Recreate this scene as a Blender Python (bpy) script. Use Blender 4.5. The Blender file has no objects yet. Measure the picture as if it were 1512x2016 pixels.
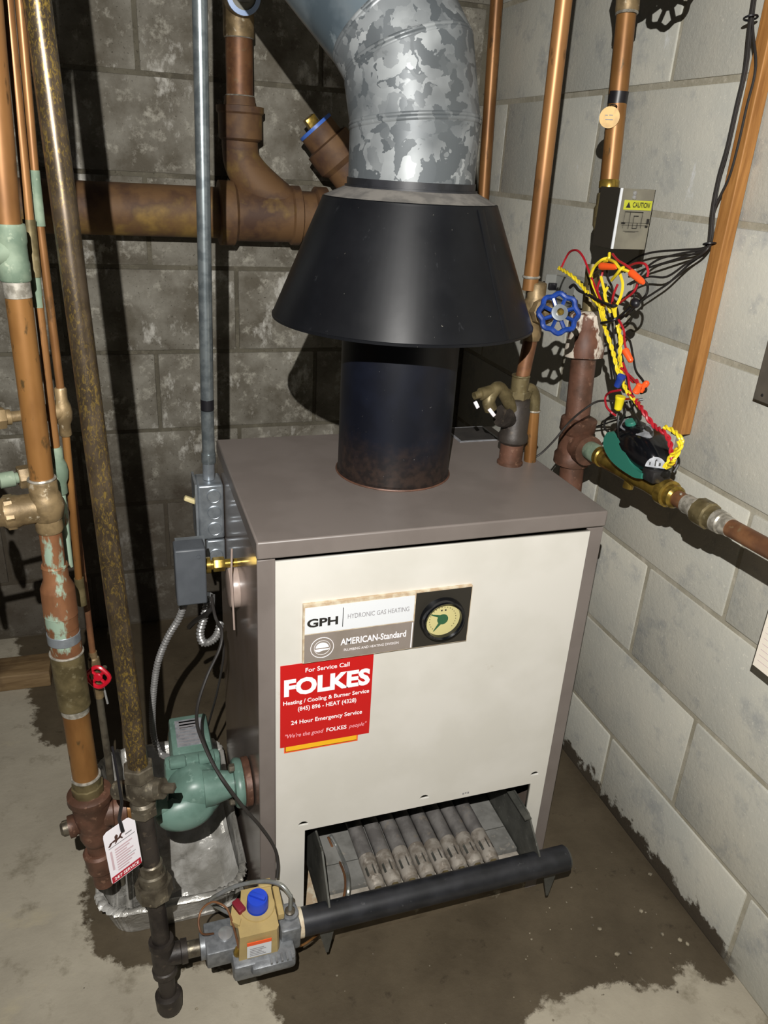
import bpy, bmesh, math, random
import numpy as np
from mathutils import Vector, Matrix
random.seed(7); rng = np.random.default_rng(7)
sc = bpy.context.scene
COL = sc.collection

# ------------------------------------------------------------------ camera, world, light, exposure
FPX, PITCH, YAW, ROLL = 1538.82, .4210, -.3422, .0616
CAM = np.array([-.1504, -.9037, 1.2433])
def _axes():
    cp, sp, cy, sy = math.cos(PITCH), math.sin(PITCH), math.cos(YAW), math.sin(YAW)
    fwd = np.array([-sy*cp, cy*cp, -sp]); right = np.array([cy, sy, 0]); up = np.cross(right, fwd)
    cr, sr = math.cos(ROLL), math.sin(ROLL)
    return cr*right+sr*up, -sr*right+cr*up, fwd
RV, UV, FV = _axes()
cd = bpy.data.cameras.new('camera'); cam = bpy.data.objects.new('camera', cd); COL.objects.link(cam)
cam.matrix_world = Matrix(((RV[0], UV[0], -FV[0], CAM[0]), (RV[1], UV[1], -FV[1], CAM[1]), (RV[2], UV[2], -FV[2], CAM[2]), (0, 0, 0, 1)))
cd.sensor_fit = 'HORIZONTAL'; cd.sensor_width = 36; cd.lens = 36*FPX/1512; cd.clip_start = .02
sc.camera = cam
wd = bpy.data.worlds.new('dim_basement'); sc.world = wd; wd.use_nodes = True
wd.node_tree.nodes['Background'].inputs[0].default_value = (.80, .88, 1, 1)
wd.node_tree.nodes['Background'].inputs[1].default_value = .014
ld = bpy.data.lights.new('headlamp', 'SPOT'); ld.energy = 128; ld.shadow_soft_size = .004; ld.color = (1, .975, .935)
ld.spot_size = math.radians(150); ld.spot_blend = 1.0
lo = bpy.data.objects.new('headlamp', ld); COL.objects.link(lo)
LPOS = np.array([-.232, -1.007, 1.535]); lo.location = LPOS
lo.rotation_euler = (Vector((.42, .35, .70))-Vector(LPOS)).to_track_quat('-Z', 'Y').to_euler()
sc.view_settings.view_transform = 'Standard'; sc.view_settings.look = 'None'
sc.view_settings.exposure = 0.0; sc.view_settings.gamma = 1.0; sc.view_settings.use_curve_mapping = False

# ------------------------------------------------------------------ dimensions (metres)
W, D, H, LT = .5252, .4076, .786, .0256        # boiler
YB, XR, Z0, CS = 1.1045, .7692, 1.3885, .2032  # back wall, right wall, a bed joint, course height
HX, HY = .2586, .2154                          # flue axis

def at(x, y, X=None, Y=None, Z=None):
    """point of the plane X=, Y= or Z= that the photograph shows at (x, y)"""
    d = FV+RV*(x-756)/FPX-UV*(y-1008)/FPX
    if X is not None: s = (X-CAM[0])/d[0]
    elif Y is not None: s = (Y-CAM[1])/d[1]
    else: s = (Z-CAM[2])/d[2]
    return CAM+s*d
V = lambda *a: np.array(a, float)
def unit(v): v = np.asarray(v, float); return v/np.linalg.norm(v)
def lerp(a, b, t): return np.asarray(a)+(np.asarray(b)-np.asarray(a))*t
def frame(d):
    d = unit(d); h = V(0, 0, 1) if abs(d[2]) < .9 else V(1, 0, 0)
    u = unit(np.cross(h, d)); return u, np.cross(d, u), d
def spline(P, k=6, closed=False):
    P = [np.asarray(p, float) for p in P]; n = len(P); out = []
    for i in range(n if closed else n-1):
        g = (lambda j: P[j % n]) if closed else (lambda j: P[min(max(j, 0), n-1)])
        a, b, c, d = g(i-1), g(i), g(i+1), g(i+2)
        for t in np.arange(k)/k:
            out.append(.5*((2*b)+(c-a)*t+(2*a-5*b+4*c-d)*t*t+(3*b-a-3*c+d)*t**3))
    if not closed: out.append(P[-1])
    return out

# ------------------------------------------------------------------ materials
def S(h):
    h = h.lstrip('#'); c = [int(h[i:i+2], 16)/255 for i in (0, 2, 4)]
    return tuple((x/12.92 if x <= .04045 else ((x+.055)/1.055)**2.4) for x in c)+(1,)
class NT:
    def __init__(s, name):
        s.m = bpy.data.materials.new(name); s.m.use_nodes = True; s.t = s.m.node_tree; s.b = s.t.nodes['Principled BSDF']
        s.pos = s.n('ShaderNodeNewGeometry').outputs['Position']
    def n(s, typ, **kw):
        o = s.t.nodes.new(typ)
        for k, v in kw.items(): setattr(o, k, v)
        return o
    def link(s, a, b): s.t.links.new(a, b)
    def setin(s, inp, v):
        if hasattr(v, 'is_output') or isinstance(v, bpy.types.NodeSocket): s.link(v, inp)
        else: inp.default_value = v
    def noise(s, scale, detail=4, rough=.55, vec=None, dist=0, stretch=None):
        vec = vec or s.pos
        if stretch:
            mp = s.n('ShaderNodeMapping'); mp.inputs['Scale'].default_value = stretch; s.link(vec, mp.inputs[0]); vec = mp.outputs[0]
        o = s.n('ShaderNodeTexNoise'); s.link(vec, o.inputs['Vector'])
        o.inputs['Scale'].default_value = scale; o.inputs['Detail'].default_value = detail; o.inputs['Roughness'].default_value = rough; o.inputs['Distortion'].default_value = dist
        return o.outputs['Fac']
    def ramp(s, f, lo, hi, a=0., b=1.):
        o = s.n('ShaderNodeMapRange'); s.link(f, o.inputs[0]); o.clamp = True
        for i, v in enumerate((lo, hi, a, b)): o.inputs[i+1].default_value = v
        return o.outputs[0]
    def math(s, op, a, b=0.):
        o = s.n('ShaderNodeMath', operation=op); s.setin(o.inputs[0], a); s.setin(o.inputs[1], b); return o.outputs[0]
    def mix(s, f, a, b):
        o = s.n('ShaderNodeMix', data_type='RGBA'); s.setin(o.inputs[0], f); s.setin(o.inputs[6], a); s.setin(o.inputs[7], b); return o.outputs[2]
    def bump(s, h, strength=.3, dist=.002):
        o = s.n('ShaderNodeBump'); o.inputs['Strength'].default_value = strength; o.inputs['Distance'].default_value = dist
        s.link(h, o.inputs['Height']); s.link(o.outputs[0], s.b.inputs['Normal'])
    def out(s, col, rough=.6, metal=0., spec=.5):
        s.setin(s.b.inputs['Base Color'], col); s.setin(s.b.inputs['Roughness'], rough); s.setin(s.b.inputs['Metallic'], metal)
        s.b.inputs['Specular IOR Level'].default_value = spec; return s.m
def mat(name, c1, c2=None, c3=None, scale=30, lo=.42, hi=.6, rough=.55, metal=0., bump=0., spec=.5, c3s=90, c3lo=.60, c3hi=.68, stretch=None, bs=None):
    s = NT(name); c1 = S(c1); col = c1
    if c2: col = s.mix(s.ramp(s.noise(scale, stretch=stretch), lo, hi), c1, S(c2))
    if c3: col = s.mix(s.ramp(s.noise(c3s, 5, .6, stretch=stretch), c3lo, c3hi), col, S(c3))
    if bump: s.bump(s.noise(bs or scale*4, 5, .65), bump)
    return s.out(col, rough, metal, spec)
MT = {}
MT['copper'] = mat('copper', '#94693e', '#7a5430', '#5f4428', scale=22, rough=.42, metal=.42, c3s=60, stretch=(1, 1, .35))
MT['copper_warm'] = mat('copper_warm', '#94693a', '#7b542c', '#5a462a', scale=18, rough=.42, metal=.4, c3s=70, stretch=(1, 1, .4))
MT['copper_dull'] = mat('copper_dull', '#80583a', '#684630', '#7c6246', scale=30, rough=.5, metal=.35)
MT['copper_patina'] = mat('copper_patina', '#84593a', '#6d472d', '#93a894', scale=24, rough=.6, metal=.25, c3s=28, c3lo=.50, c3hi=.54, stretch=(1, 1, .4))
MT['patina'] = mat('patina', '#7c8b77', '#627462', '#96a18c', scale=30, rough=.7, metal=.1, c3s=80)
MT['bronze'] = mat('bronze', '#8f7a58', '#6c5b40', '#b7ab92', scale=40, rough=.5, metal=.4, c3s=70, bump=.15)
MT['brass'] = mat('brass', '#a88c40', '#7d6730', scale=60, rough=.28, metal=.75)
MT['brass_dull'] = mat('brass_dull', '#75694a', '#5a5036', '#857b5e', scale=40, rough=.45, metal=.45)
MT['solder'] = mat('solder', '#b9b4a8', '#8f8a7e', scale=120, rough=.4, metal=.5)
MT['rust_iron'] = mat('rust_iron', '#674738', '#50372a', '#7a5b49', scale=30, rough=.5, metal=.15, bump=.2)
MT['drain_iron'] = mat('drain_iron', '#745638', '#523a2c', '#94763f', scale=14, rough=.66, metal=.05, bump=.2, c3s=7, c3lo=.54, c3hi=.66)
MT['iron_white'] = mat('iron_white', '#704a38', '#543527', '#d8cdbd', scale=30, rough=.55, metal=.1, c3s=22, c3lo=.48, c3hi=.52, stretch=(1, 1, .5))
MT['black_iron'] = mat('black_iron', '#38322d', '#26211e', '#4d443a', scale=35, rough=.5, metal=.2, bump=.2)
MT['galv_fit'] = mat('galv_fit', '#6b6456', '#4f483d', '#8d8470', scale=50, rough=.42, metal=.5, bump=.15)
MT['manifold'] = mat('manifold', '#1e1f22', '#2b2c30', '#4a4a4c', scale=25, rough=.42, metal=.1, c3s=120, c3lo=.66, c3hi=.75)
MT['conduit'] = mat('conduit', '#8f9799', '#757d80', scale=60, rough=.3, metal=.7)
MT['box_steel'] = mat('box_steel', '#9ba2a8', '#858c92', scale=40, rough=.34, metal=.6)
MT['taupe'] = mat('taupe', '#746c67', '#6e6661', '#827b75', scale=12, rough=.42, c3s=140, c3lo=.70, c3hi=.76)
MT['taupe_side'] = mat('taupe_side', '#7d7069', '#76695f', '#8c8178', scale=12, rough=.16, spec=.7, c3s=150, c3lo=.70, c3hi=.76)
MT['cream'] = mat('cream', '#d3d0c8', '#ccc9c0', '#a89c86', scale=7, rough=.38, c3s=16, c3lo=.70, c3hi=.84)
MT['base_rail'] = mat('base_rail', '#685c49', '#574c3b', '#958c7a', scale=20, rough=.7, c3s=30)
MT['support'] = mat('support', '#a8a094', '#8d867b', scale=40, rough=.7)
MT['dust'] = mat('dust', '#77736d', '#605d59', scale=40, rough=.9)
MT['galv_shiny'] = mat('galv_shiny', '#7f8d96', '#63717a', '#98a4aa', scale=14, rough=.3, metal=.6, c3s=30)
MT['tray'] = mat('tray', '#8e8d88', '#787772', '#9c968c', scale=30, rough=.55, metal=.2, c3s=60)
MT['rail'] = mat('rail', '#565650', '#464641', '#6a6963', scale=26, rough=.5, metal=.2)
MT['burner'] = mat('burner', '#9c9894', '#827e7b', '#a59a8c', scale=40, rough=.5, metal=.35, c3s=50)
MT['burner_tan'] = mat('burner_tan', '#a8a197', '#857c71', '#bcb4a9', scale=60, rough=.5, metal=.35)
MT['dark'] = mat('dark', '#151311', rough=.9)
MT['soot'] = mat('soot', '#221f1c', '#2e2a26', scale=30, rough=.9)
MT['black'] = mat('black', '#17161a', rough=.4)
MT['black_rubber'] = mat('black_rubber', '#1c1b1b', '#262424', scale=60, rough=.5)
MT['black_gloss'] = mat('black_gloss', '#0d0e11', rough=.16, spec=.6)
MT['relay_gray'] = mat('relay_gray', '#4f5358', '#494d52', scale=30, rough=.5)
MT['pump_green'] = mat('pump_green', '#688479', '#5b766b', '#7d978c', scale=30, rough=.38, c3s=50)
MT['valve_green'] = mat('valve_green', '#2f7564', rough=.4)
MT['white'] = mat('white', '#eeeaf0', rough=.6)
MT['paper'] = mat('paper', '#f2e9da', rough=.7)
MT['plate_white'] = mat('plate_white', '#dcdfe2', rough=.35)
MT['plate_gray'] = mat('plate_gray', '#83796f', '#8a8078', scale=30, rough=.4)
MT['plate_black'] = mat('plate_black', '#2d2a24', rough=.45)
MT['backing'] = mat('backing', '#b8a184', '#cfc4ac', scale=80, rough=.6)
MT['label_gray'] = mat('label_gray', '#9a9ca0', '#808287', scale=80, rough=.45, metal=.2)
MT['ink'] = mat('ink', '#23211d', rough=.6)
MT['ink_gray'] = mat('ink_gray', '#8a8789', rough=.6)
MT['ink_pink'] = mat('ink_pink', '#cdb4bb', rough=.6)
MT['ink_brown'] = mat('ink_brown', '#4a302a', rough=.6)
MT['red_sticker'] = mat('red_sticker', '#c01414', rough=.42)
MT['yellow_sticker'] = mat('yellow_sticker', '#f2b51f', rough=.45)
MT['red_band'] = mat('red_band', '#b02034', rough=.5)
MT['white_print'] = mat('white_print', '#fbf6f8', rough=.5)
MT['pink_print'] = mat('pink_print', '#f0a0a8', rough=.5)
MT['dial'] = mat('dial', '#c9bf86', rough=.5)
MT['dial_green'] = mat('dial_green', '#2f5a3c', rough=.5)
MT['wire_yellow'] = mat('wire_yellow', '#e8cf2a', rough=.4)
MT['wire_red'] = mat('wire_red', '#a81c28', rough=.4)
MT['wire_black'] = mat('wire_black', '#181614', rough=.42)
MT['cable_gray'] = mat('cable_gray', '#2a2725', rough=.45)
MT['nut_orange'] = mat('nut_orange', '#ef5a22', rough=.4)
MT['nut_yellow'] = mat('nut_yellow', '#e6d521', rough=.4)
MT['nut_blue'] = mat('nut_blue', '#1f3f9c', rough=.4)
MT['wheel_blue'] = mat('wheel_blue', '#1d3f8e', '#16326f', scale=80, rough=.28)
MT['wheel_red'] = mat('wheel_red', '#b81226', rough=.32)
MT['knob_blue'] = mat('knob_blue', '#2446c0', rough=.35)
MT['knob_red'] = mat('knob_red', '#7a1f2c', rough=.4)
MT['valve_tan'] = mat('valve_tan', '#b09a66', '#a59060', scale=30, rough=.45)
MT['cast_alu'] = mat('cast_alu', '#84878a', '#707376', scale=80, rough=.42, metal=.45, bump=.1)
MT['alu_tube'] = mat('alu_tube', '#a9abab', '#95978f', scale=40, rough=.32, metal=.6)
MT['bluewhite'] = mat('bluewhite', '#a9c3ee', rough=.4)
MT['ring_blue'] = mat('ring_blue', '#4a77d6', rough=.4)
MT['brown_plug'] = mat('brown_plug', '#8a877a', rough=.5)
MT['tag_brass'] = mat('tag_brass', '#a88a54', '#96794a', scale=70, rough=.45, metal=.3)
MT['caution'] = mat('caution', '#b8bb35', rough=.5)
MT['cover_steel'] = mat('cover_steel', '#8f8b7c', '#848073', scale=30, rough=.2, metal=.35)
MT['switch_ivory'] = mat('switch_ivory', '#d2c392', rough=.5)
MT['grey_panel'] = mat('grey_panel', '#59534a', '#504b43', scale=20, rough=.5)
MT['cap_beige'] = mat('cap_beige', '#a8968c', '#9c8a80', scale=30, rough=.3)
MT['chip'] = mat('chip', '#9a907b', '#544c40', scale=30, rough=.7)
MT['clear'] = mat('clear', '#8e8f8a', rough=.15)
MT['steel_pin'] = mat('steel_pin', '#b5b5b5', rough=.25, metal=.6)
def _wood(name, a, b, c, st):
    s = NT(name); f = s.ramp(s.noise(26, 6, .6, stretch=st, dist=.6), .35, .65)
    col = s.mix(f, S(a), S(b)); col = s.mix(s.ramp(s.noise(9, 4), .55, .75), col, S(c)); s.bump(s.noise(60, 5, stretch=st), .2, .001)
    return s.out(col, .62)
MT['furring'] = _wood('furring', '#b07c42', '#8c5c2a', '#a5713a', (4, 4, .35))
MT['plank'] = _wood('plank', '#8c7452', '#6e573a', '#4a3826', (.35, 4, 4))
def _galv():
    s = NT('galvanised'); nv = s.n('ShaderNodeTexNoise'); s.link(s.pos, nv.inputs[0]); nv.inputs['Scale'].default_value = 24; nv.inputs['Detail'].default_value = 4
    mx = s.n('ShaderNodeMix', data_type='VECTOR'); mx.inputs[0].default_value = .075; s.link(s.pos, mx.inputs[4]); s.link(nv.outputs['Color'], mx.inputs[5])
    vo = s.n('ShaderNodeTexVoronoi', distance='MANHATTAN'); vo.inputs['Scale'].default_value = 52; s.link(mx.outputs[1], vo.inputs['Vector'])
    sp = s.n('ShaderNodeSeparateColor'); s.link(vo.outputs['Color'], sp.inputs[0])
    f = s.ramp(sp.outputs[0], .30, 1.0); f2 = s.ramp(s.noise(11, 3), .34, .60)
    col = s.mix(s.math('MULTIPLY', f, s.math('ADD', s.math('MULTIPLY', f2, .8), .2)), S('#565b5e'), S('#9ea2a3'))
    col = s.mix(s.ramp(s.noise(5, 4), .5, .7), col, S('#4c4f50'))
    return s.out(col, s.ramp(sp.outputs[1], 0, 1, .40, .6), .22)
MT['galvanised'] = _galv()
def _hood():
    s = NT('hood_black'); col = s.mix(s.ramp(s.noise(9, 4, .6), .4, .7), S('#0f1013'), S('#17181b'))
    col = s.mix(s.ramp(s.noise(70, 4, .7, stretch=(1, 1, .25)), .66, .74), col, S('#26272a'))
    col = s.mix(s.ramp(s.noise(210, 2), .76, .79), col, S('#5a5852'))
    return s.out(col, s.ramp(s.noise(14, 4), .35, .65, .36, .46), .0, .22)
MT['hood_black'] = _hood()
def _drum():
    s = NT('drum_navy'); sx = s.n('ShaderNodeSeparateXYZ'); s.link(s.pos, sx.inputs[0])
    col = s.mix(s.ramp(s.noise(20, 4), .4, .65), S('#080b15'), S('#0d111d'))
    zz = s.math('ADD', sx.outputs[2], s.math('MULTIPLY', s.noise(26, 5, .65), -.10))
    rust = s.mix(s.ramp(s.noise(90, 4), .4, .6), S('#1d1715'), S('#2e231e'))
    col = s.mix(s.ramp(zz, H-.035, H+.03, 1, 0), col, rust)
    col = s.mix(s.ramp(s.noise(260, 2), .74, .78), col, S('#5a5a5a'))
    return s.out(col, .45, 0, .4)
MT['drum_navy'] = _drum()
def _gas():
    s = NT('scuffed_pipe'); col = s.mix(s.ramp(s.noise(30, 4), .4, .65), S('#40362a'), S('#54483a'))
    f = s.ramp(s.noise(330, 5, .7, dist=.8, stretch=(1, 1, .45)), .50, .62); g = s.ramp(s.noise(12, 3, stretch=(1, 1, .4)), .30, .58)
    col = s.mix(s.math('MULTIPLY', f, g), col, S('#8c7434'))
    return s.out(col, .33, .5)
MT['scuffed_pipe'] = _gas()
def _foil():
    s = NT('foil'); col = s.mix(s.ramp(s.noise(16, 4), .42, .62), S('#d2d0ca'), S('#a09d95'))
    s.bump(s.noise(46, 5, .6, dist=.8), .7, .004); return s.out(col, .30, .35)
MT['foil'] = _foil()
def _concrete(name, a, b, c, d, patch, wet=False, efl=None, seed=0, damp=False):
    s = NT(name); mp = s.n('ShaderNodeMapping'); mp.inputs['Location'].default_value = (seed, seed*.7, seed*.3); s.link(s.pos, mp.inputs[0]); v = mp.outputs[0]
    col = s.mix(s.ramp(s.noise(patch, 5, .6, v), .36, .64), S(a), S(b))
    col = s.mix(s.ramp(s.noise(patch*2.7, 5, .7, v), .54, .70), col, S(c))
    col = s.mix(s.ramp(s.noise(190, 3, .6, v), .62, .72), col, S(d))
    if efl: col = s.mix(s.ramp(s.noise(13, 6, .72, v, stretch=(1, 1, .6)), efl[1], efl[1]+.10), col, S(efl[0]))
    rough = .85
    if wet:
        sx = s.n('ShaderNodeSeparateXYZ'); s.link(s.pos, sx.inputs[0])
        zz = s.math('ADD', sx.outputs[2], s.math('MULTIPLY', s.noise(22, 5, .65), -.13))
        m = s.ramp(zz, -.035, -.025, 1, 0); m2 = s.ramp(sx.outputs[1], -.27, -.22)
        m = s.math('MULTIPLY', m, m2); col = s.mix(m, col, S('#4a4236'))
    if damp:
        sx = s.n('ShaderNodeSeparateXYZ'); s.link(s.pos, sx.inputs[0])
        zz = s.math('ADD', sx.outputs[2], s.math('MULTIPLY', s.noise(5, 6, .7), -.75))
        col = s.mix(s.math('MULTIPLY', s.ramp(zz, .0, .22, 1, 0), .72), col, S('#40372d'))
    s.bump(s.noise(120, 5, .7, v), .35, .0025)
    return s.out(col, rough, 0, .3)
MT['block_right'] = _concrete('block_right', '#b5b5ac', '#c4c1b4', '#a1a29e', '#cfccbf', 4.5, True, ('#cfd0ce', .64), 3)
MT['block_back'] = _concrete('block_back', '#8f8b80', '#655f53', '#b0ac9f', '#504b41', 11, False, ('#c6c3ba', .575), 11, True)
MT['mortar_right'] = _concrete('mortar_right', '#a9a494', '#97917f', '#bab3a3', '#8a8578', 14, True, None, 5)
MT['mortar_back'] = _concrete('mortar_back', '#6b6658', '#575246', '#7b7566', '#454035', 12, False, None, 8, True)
def _floor():
    s = NT('floor_concrete'); at_ = s.n('ShaderNodeAttribute', attribute_name='stain'); sd = at_.outputs['Fac']
    dry = s.mix(s.ramp(s.noise(3.5, 6, .62), .36, .66), S('#989080'), S('#b0a896'))
    dry = s.mix(s.ramp(s.noise(11, 6, .7), .55, .72), dry, S('#79715f'))
    dry = s.mix(s.ramp(s.noise(6, 5, .6, stretch=(1, 1.6, 1)), .60, .74), dry, S('#b3a98f'))
    wet = s.mix(s.ramp(s.noise(6, 6, .65), .36, .66), S('#4b4234'), S('#5b5141'))
    wet = s.mix(s.ramp(s.noise(30, 5, .7), .6, .74), wet, S('#3b3328'))
    e = s.math('ADD', sd, s.math('MULTIPLY', s.math('SUBTRACT', s.noise(26, 6, .7), .5), .085))
    m = s.ramp(e, -.004, .006, 1, 0); col = s.mix(m, dry, wet)
    col = s.mix(s.ramp(s.noise(75, 3, .6), .73, .76), col, S('#332d24'))
    col = s.mix(s.ramp(s.noise(95, 3, .6, stretch=(1, 1, 1.3)), .77, .80), col, S('#a49c88'))
    s.bump(s.noise(60, 6, .65), .35, .003)
    return s.out(col, s.ramp(m, 0, 1, .8, .52), 0, .35)
MT['floor_concrete'] = _floor()
def _armor():
    s = NT('armor'); return s.out(S('#9b9a98'), .35, .55)
MT['armor'] = _armor()

# ------------------------------------------------------------------ mesh builder
LOC = {}
class MB:
    def __init__(s): s.v = []; s.f = []; s.at = {}
    def add(s, v, f):
        o = len(s.v); s.v += [tuple(map(float, p)) for p in v]; s.f += [tuple(o+i for i in q) for q in f]; return s
    def box(s, lo_, hi_, c=0):
        a, b = np.minimum(lo_, hi_), np.maximum(lo_, hi_)
        return s.obox((a+b)/2, (b-a), V(1, 0, 0), V(0, 1, 0), c)
    def obox(s, c0, size, u, v, c=0):
        """box of `size` about c0 with axes u, v; c = chamfer"""
        u = unit(u); v = np.asarray(v, float); v = unit(v-u*np.dot(u, v)); w = np.cross(u, v); hx, hy, hz = np.asarray(size)/2
        P = lambda x, y, z: np.asarray(c0)+u*x+v*y+w*z
        if not c:
            vs = [P(x*hx, y*hy, z*hz) for x in (-1, 1) for y in (-1, 1) for z in (-1, 1)]
            return s.add(vs, [(0, 1, 3, 2), (4, 6, 7, 5), (0, 4, 5, 1), (2, 3, 7, 6), (0, 2, 6, 4), (1, 5, 7, 3)])
        c = min(c, hx*.9, hy*.9, hz*.9)
        bm = bmesh.new(); bmesh.ops.create_cube(bm, size=1)
        for q in bm.verts: q.co = Vector((q.co.x*2*hx, q.co.y*2*hy, q.co.z*2*hz))
        bmesh.ops.bevel(bm, geom=bm.edges[:], offset=c, segments=2, affect='EDGES', profile=.5, clamp_overlap=True)
        bm.verts.index_update(); vs = [P(*q.co) for q in bm.verts]; fs = [tuple(q.index for q in f.verts) for f in bm.faces]; bm.free()
        return s.add(vs, fs)
    def lathe(s, a, d, prof, n=24, caps=True, ph=0., sx=1., sy=1.):
        u, v, d = frame(d); a = np.asarray(a, float); vs = []
        for t, r in prof:
            for k in range(n):
                q = 2*math.pi*k/n+ph; vs.append(a+d*t+(u*math.cos(q)*sx+v*math.sin(q)*sy)*r)
        fs = []
        for i in range(len(prof)-1):
            for k in range(n):
                k2 = (k+1) % n; fs.append((i*n+k, i*n+k2, (i+1)*n+k2, (i+1)*n+k))
        if caps: fs.append(tuple(range(n-1, -1, -1))); fs.append(tuple((len(prof)-1)*n+k for k in range(n)))
        return s.add(vs, fs)
    def cyl(s, a, b, r, r2=None, n=24, caps=True, ph=0.):
        a = np.asarray(a, float); b = np.asarray(b, float); L = np.linalg.norm(b-a)
        return s.lathe(a, b-a, [(0, r), (L, r if r2 is None else r2)], n, caps, ph)
    def hexn(s, a, b, r, ph=0., n=6):
        a = np.asarray(a, float); b = np.asarray(b, float); L = np.linalg.norm(b-a); c = min(.0015, L*.2)
        return s.lathe(a, b-a, [(0, r*.92), (c, r), (L-c, r), (L, r*.92)], n, True, ph)
    def tube(s, P, r, n=10, sm=0, closed=False, caps=True):
        P = spline(P, sm, closed) if sm else [np.asarray(p, float) for p in P]
        m = len(P); R = r if hasattr(r, '__len__') else None; vs = []; u = None
        for i, p in enumerate(P):
            a = P[(i-1) % m] if (closed or i) else P[0]; b = P[(i+1) % m] if (closed or i < m-1) else P[-1]
            d = unit(b-a)
            if u is None: u = frame(d)[0]
            u = unit(u-d*np.dot(u, d)); w = np.cross(d, u); rr = R[min(i, len(R)-1)] if R is not None else r
            for k in range(n):
                q = 2*math.pi*k/n; vs.append(p+(u*math.cos(q)+w*math.sin(q))*rr)
        fs = []
        for i in range(m if closed else m-1):
            i2 = (i+1) % m
            for k in range(n): k2 = (k+1) % n; fs.append((i*n+k, i*n+k2, i2*n+k2, i2*n+k))
        if caps and not closed: fs.append(tuple(range(n-1, -1, -1))); fs.append(tuple((m-1)*n+k for k in range(n)))
        return s.add(vs, fs)
    def torus(s, c, d, R, r, n=32, m=8):
        u, v, d = frame(d); return s.tube([np.asarray(c)+(u*math.cos(q)+v*math.sin(q))*R for q in np.arange(n)*2*math.pi/n], r, m, closed=True)
    def ball(s, c, rad, d=(0, 0, 1), n=20, m=10, sx=1., sy=1.):
        prof = [(-rad*math.cos(math.pi*i/m), rad*math.sin(math.pi*i/m)+1e-5) for i in range(m+1)]
        return s.lathe(c, d, prof, n, True, 0, sx, sy)
    def prism(s, poly, o, u, v, th, tap=1.):
        """polygon in (u,v) at o, extruded by th along u x v"""
        u = unit(u); v = np.asarray(v, float); w = np.cross(u, unit(v)); n = len(poly); cx, cy = np.mean(poly, axis=0)
        vs = [np.asarray(o)+u*x+v*y for x, y in poly]+[np.asarray(o)+u*(cx+(x-cx)*tap)+v*(cy+(y-cy)*tap)+w*th for x, y in poly]
        return s.add(vs, [tuple(range(n-1, -1, -1)), tuple(range(n, 2*n))]+[(i, (i+1) % n, n+(i+1) % n, n+i) for i in range(n)])
    def loft(s, rings, caps=True):
        n = len(rings[0]); vs = [p for r in rings for p in r]
        fs = [(i*n+k, i*n+(k+1) % n, (i+1)*n+(k+1) % n, (i+1)*n+k) for i in range(len(rings)-1) for k in range(n)]
        if caps: fs += [tuple(range(n-1, -1, -1)), tuple((len(rings)-1)*n+k for k in range(n))]
        return s.add(vs, fs)
    def wheel(s, c, d, R, lobes=8, r=None, spokes=None):
        u, v, d = frame(d); c = np.asarray(c, float); r = r or R*.12; N = lobes*6
        s.tube([c+(u*math.cos(q)+v*math.sin(q))*R*(1+.07*math.cos(lobes*q)) for q in np.arange(N)*2*math.pi/N], r, 8, closed=True)
        k = spokes or lobes
        for i in range(k):
            q = 2*math.pi*i/k+math.pi/lobes; e = u*math.cos(q)+v*math.sin(q); s.tube([c-d*R*.05+e*R*.25, c+e*R*.95], r*.75, 6)
        s.lathe(c-d*R*.18, d, [(0, R*.34), (R*.08, R*.42), (R*.26, R*.42), (R*.34, R*.34)], 20)
        return s
    def build(s, name, m, parent=None, label=None, ang=38, smooth=True, bevel=0):
        me = bpy.data.meshes.new(name); o0 = LOC.get(parent.name, V(0, 0, 0)) if parent else V(0, 0, 0)
        if name_loc := s.at.get('loc'): o0 = V(*name_loc)
        me.from_pydata([tuple(np.asarray(p)-o0) for p in s.v], [], s.f); me.validate()
        bm = bmesh.new(); bm.from_mesh(me); bmesh.ops.recalc_face_normals(bm, faces=bm.faces[:]); bm.to_mesh(me); bm.free()
        if smooth:
            me.shade_smooth(); me.set_sharp_from_angle(angle=math.radians(ang))
        me.materials.append(MT[m] if isinstance(m, str) else m)
        o = bpy.data.objects.new(name, me); COL.objects.link(o)
        if parent: o.parent = parent; LOC[o.name] = LOC.get(parent.name, V(0, 0, 0))
        if s.at.get('loc'): o.location = s.at['loc']; LOC[o.name] = o0
        if label: o['label'] = label
        if bevel:
            b = o.modifiers.new('edge', 'BEVEL'); b.width = bevel; b.segments = 2; b.limit_method = 'ANGLE'
        return o
def thing(name, label, cat, loc, group=None):
    o = bpy.data.objects.new(name, None); COL.objects.link(o); o.empty_display_size = .05
    o.location = tuple(map(float, loc)); LOC[o.name] = np.asarray(loc, float)
    o['label'] = label; o['category'] = cat
    if group: o['group'] = group
    return o
def tag(o, label, cat, group=None):
    o['label'] = label; o['category'] = cat
    if group: o['group'] = group
    return o
def mono(mb, name, m, label, cat, loc, group=None, **k):
    mb.at['loc'] = tuple(map(float, loc)); return tag(mb.build(name, m, None, **k), label, cat, group)
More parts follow.
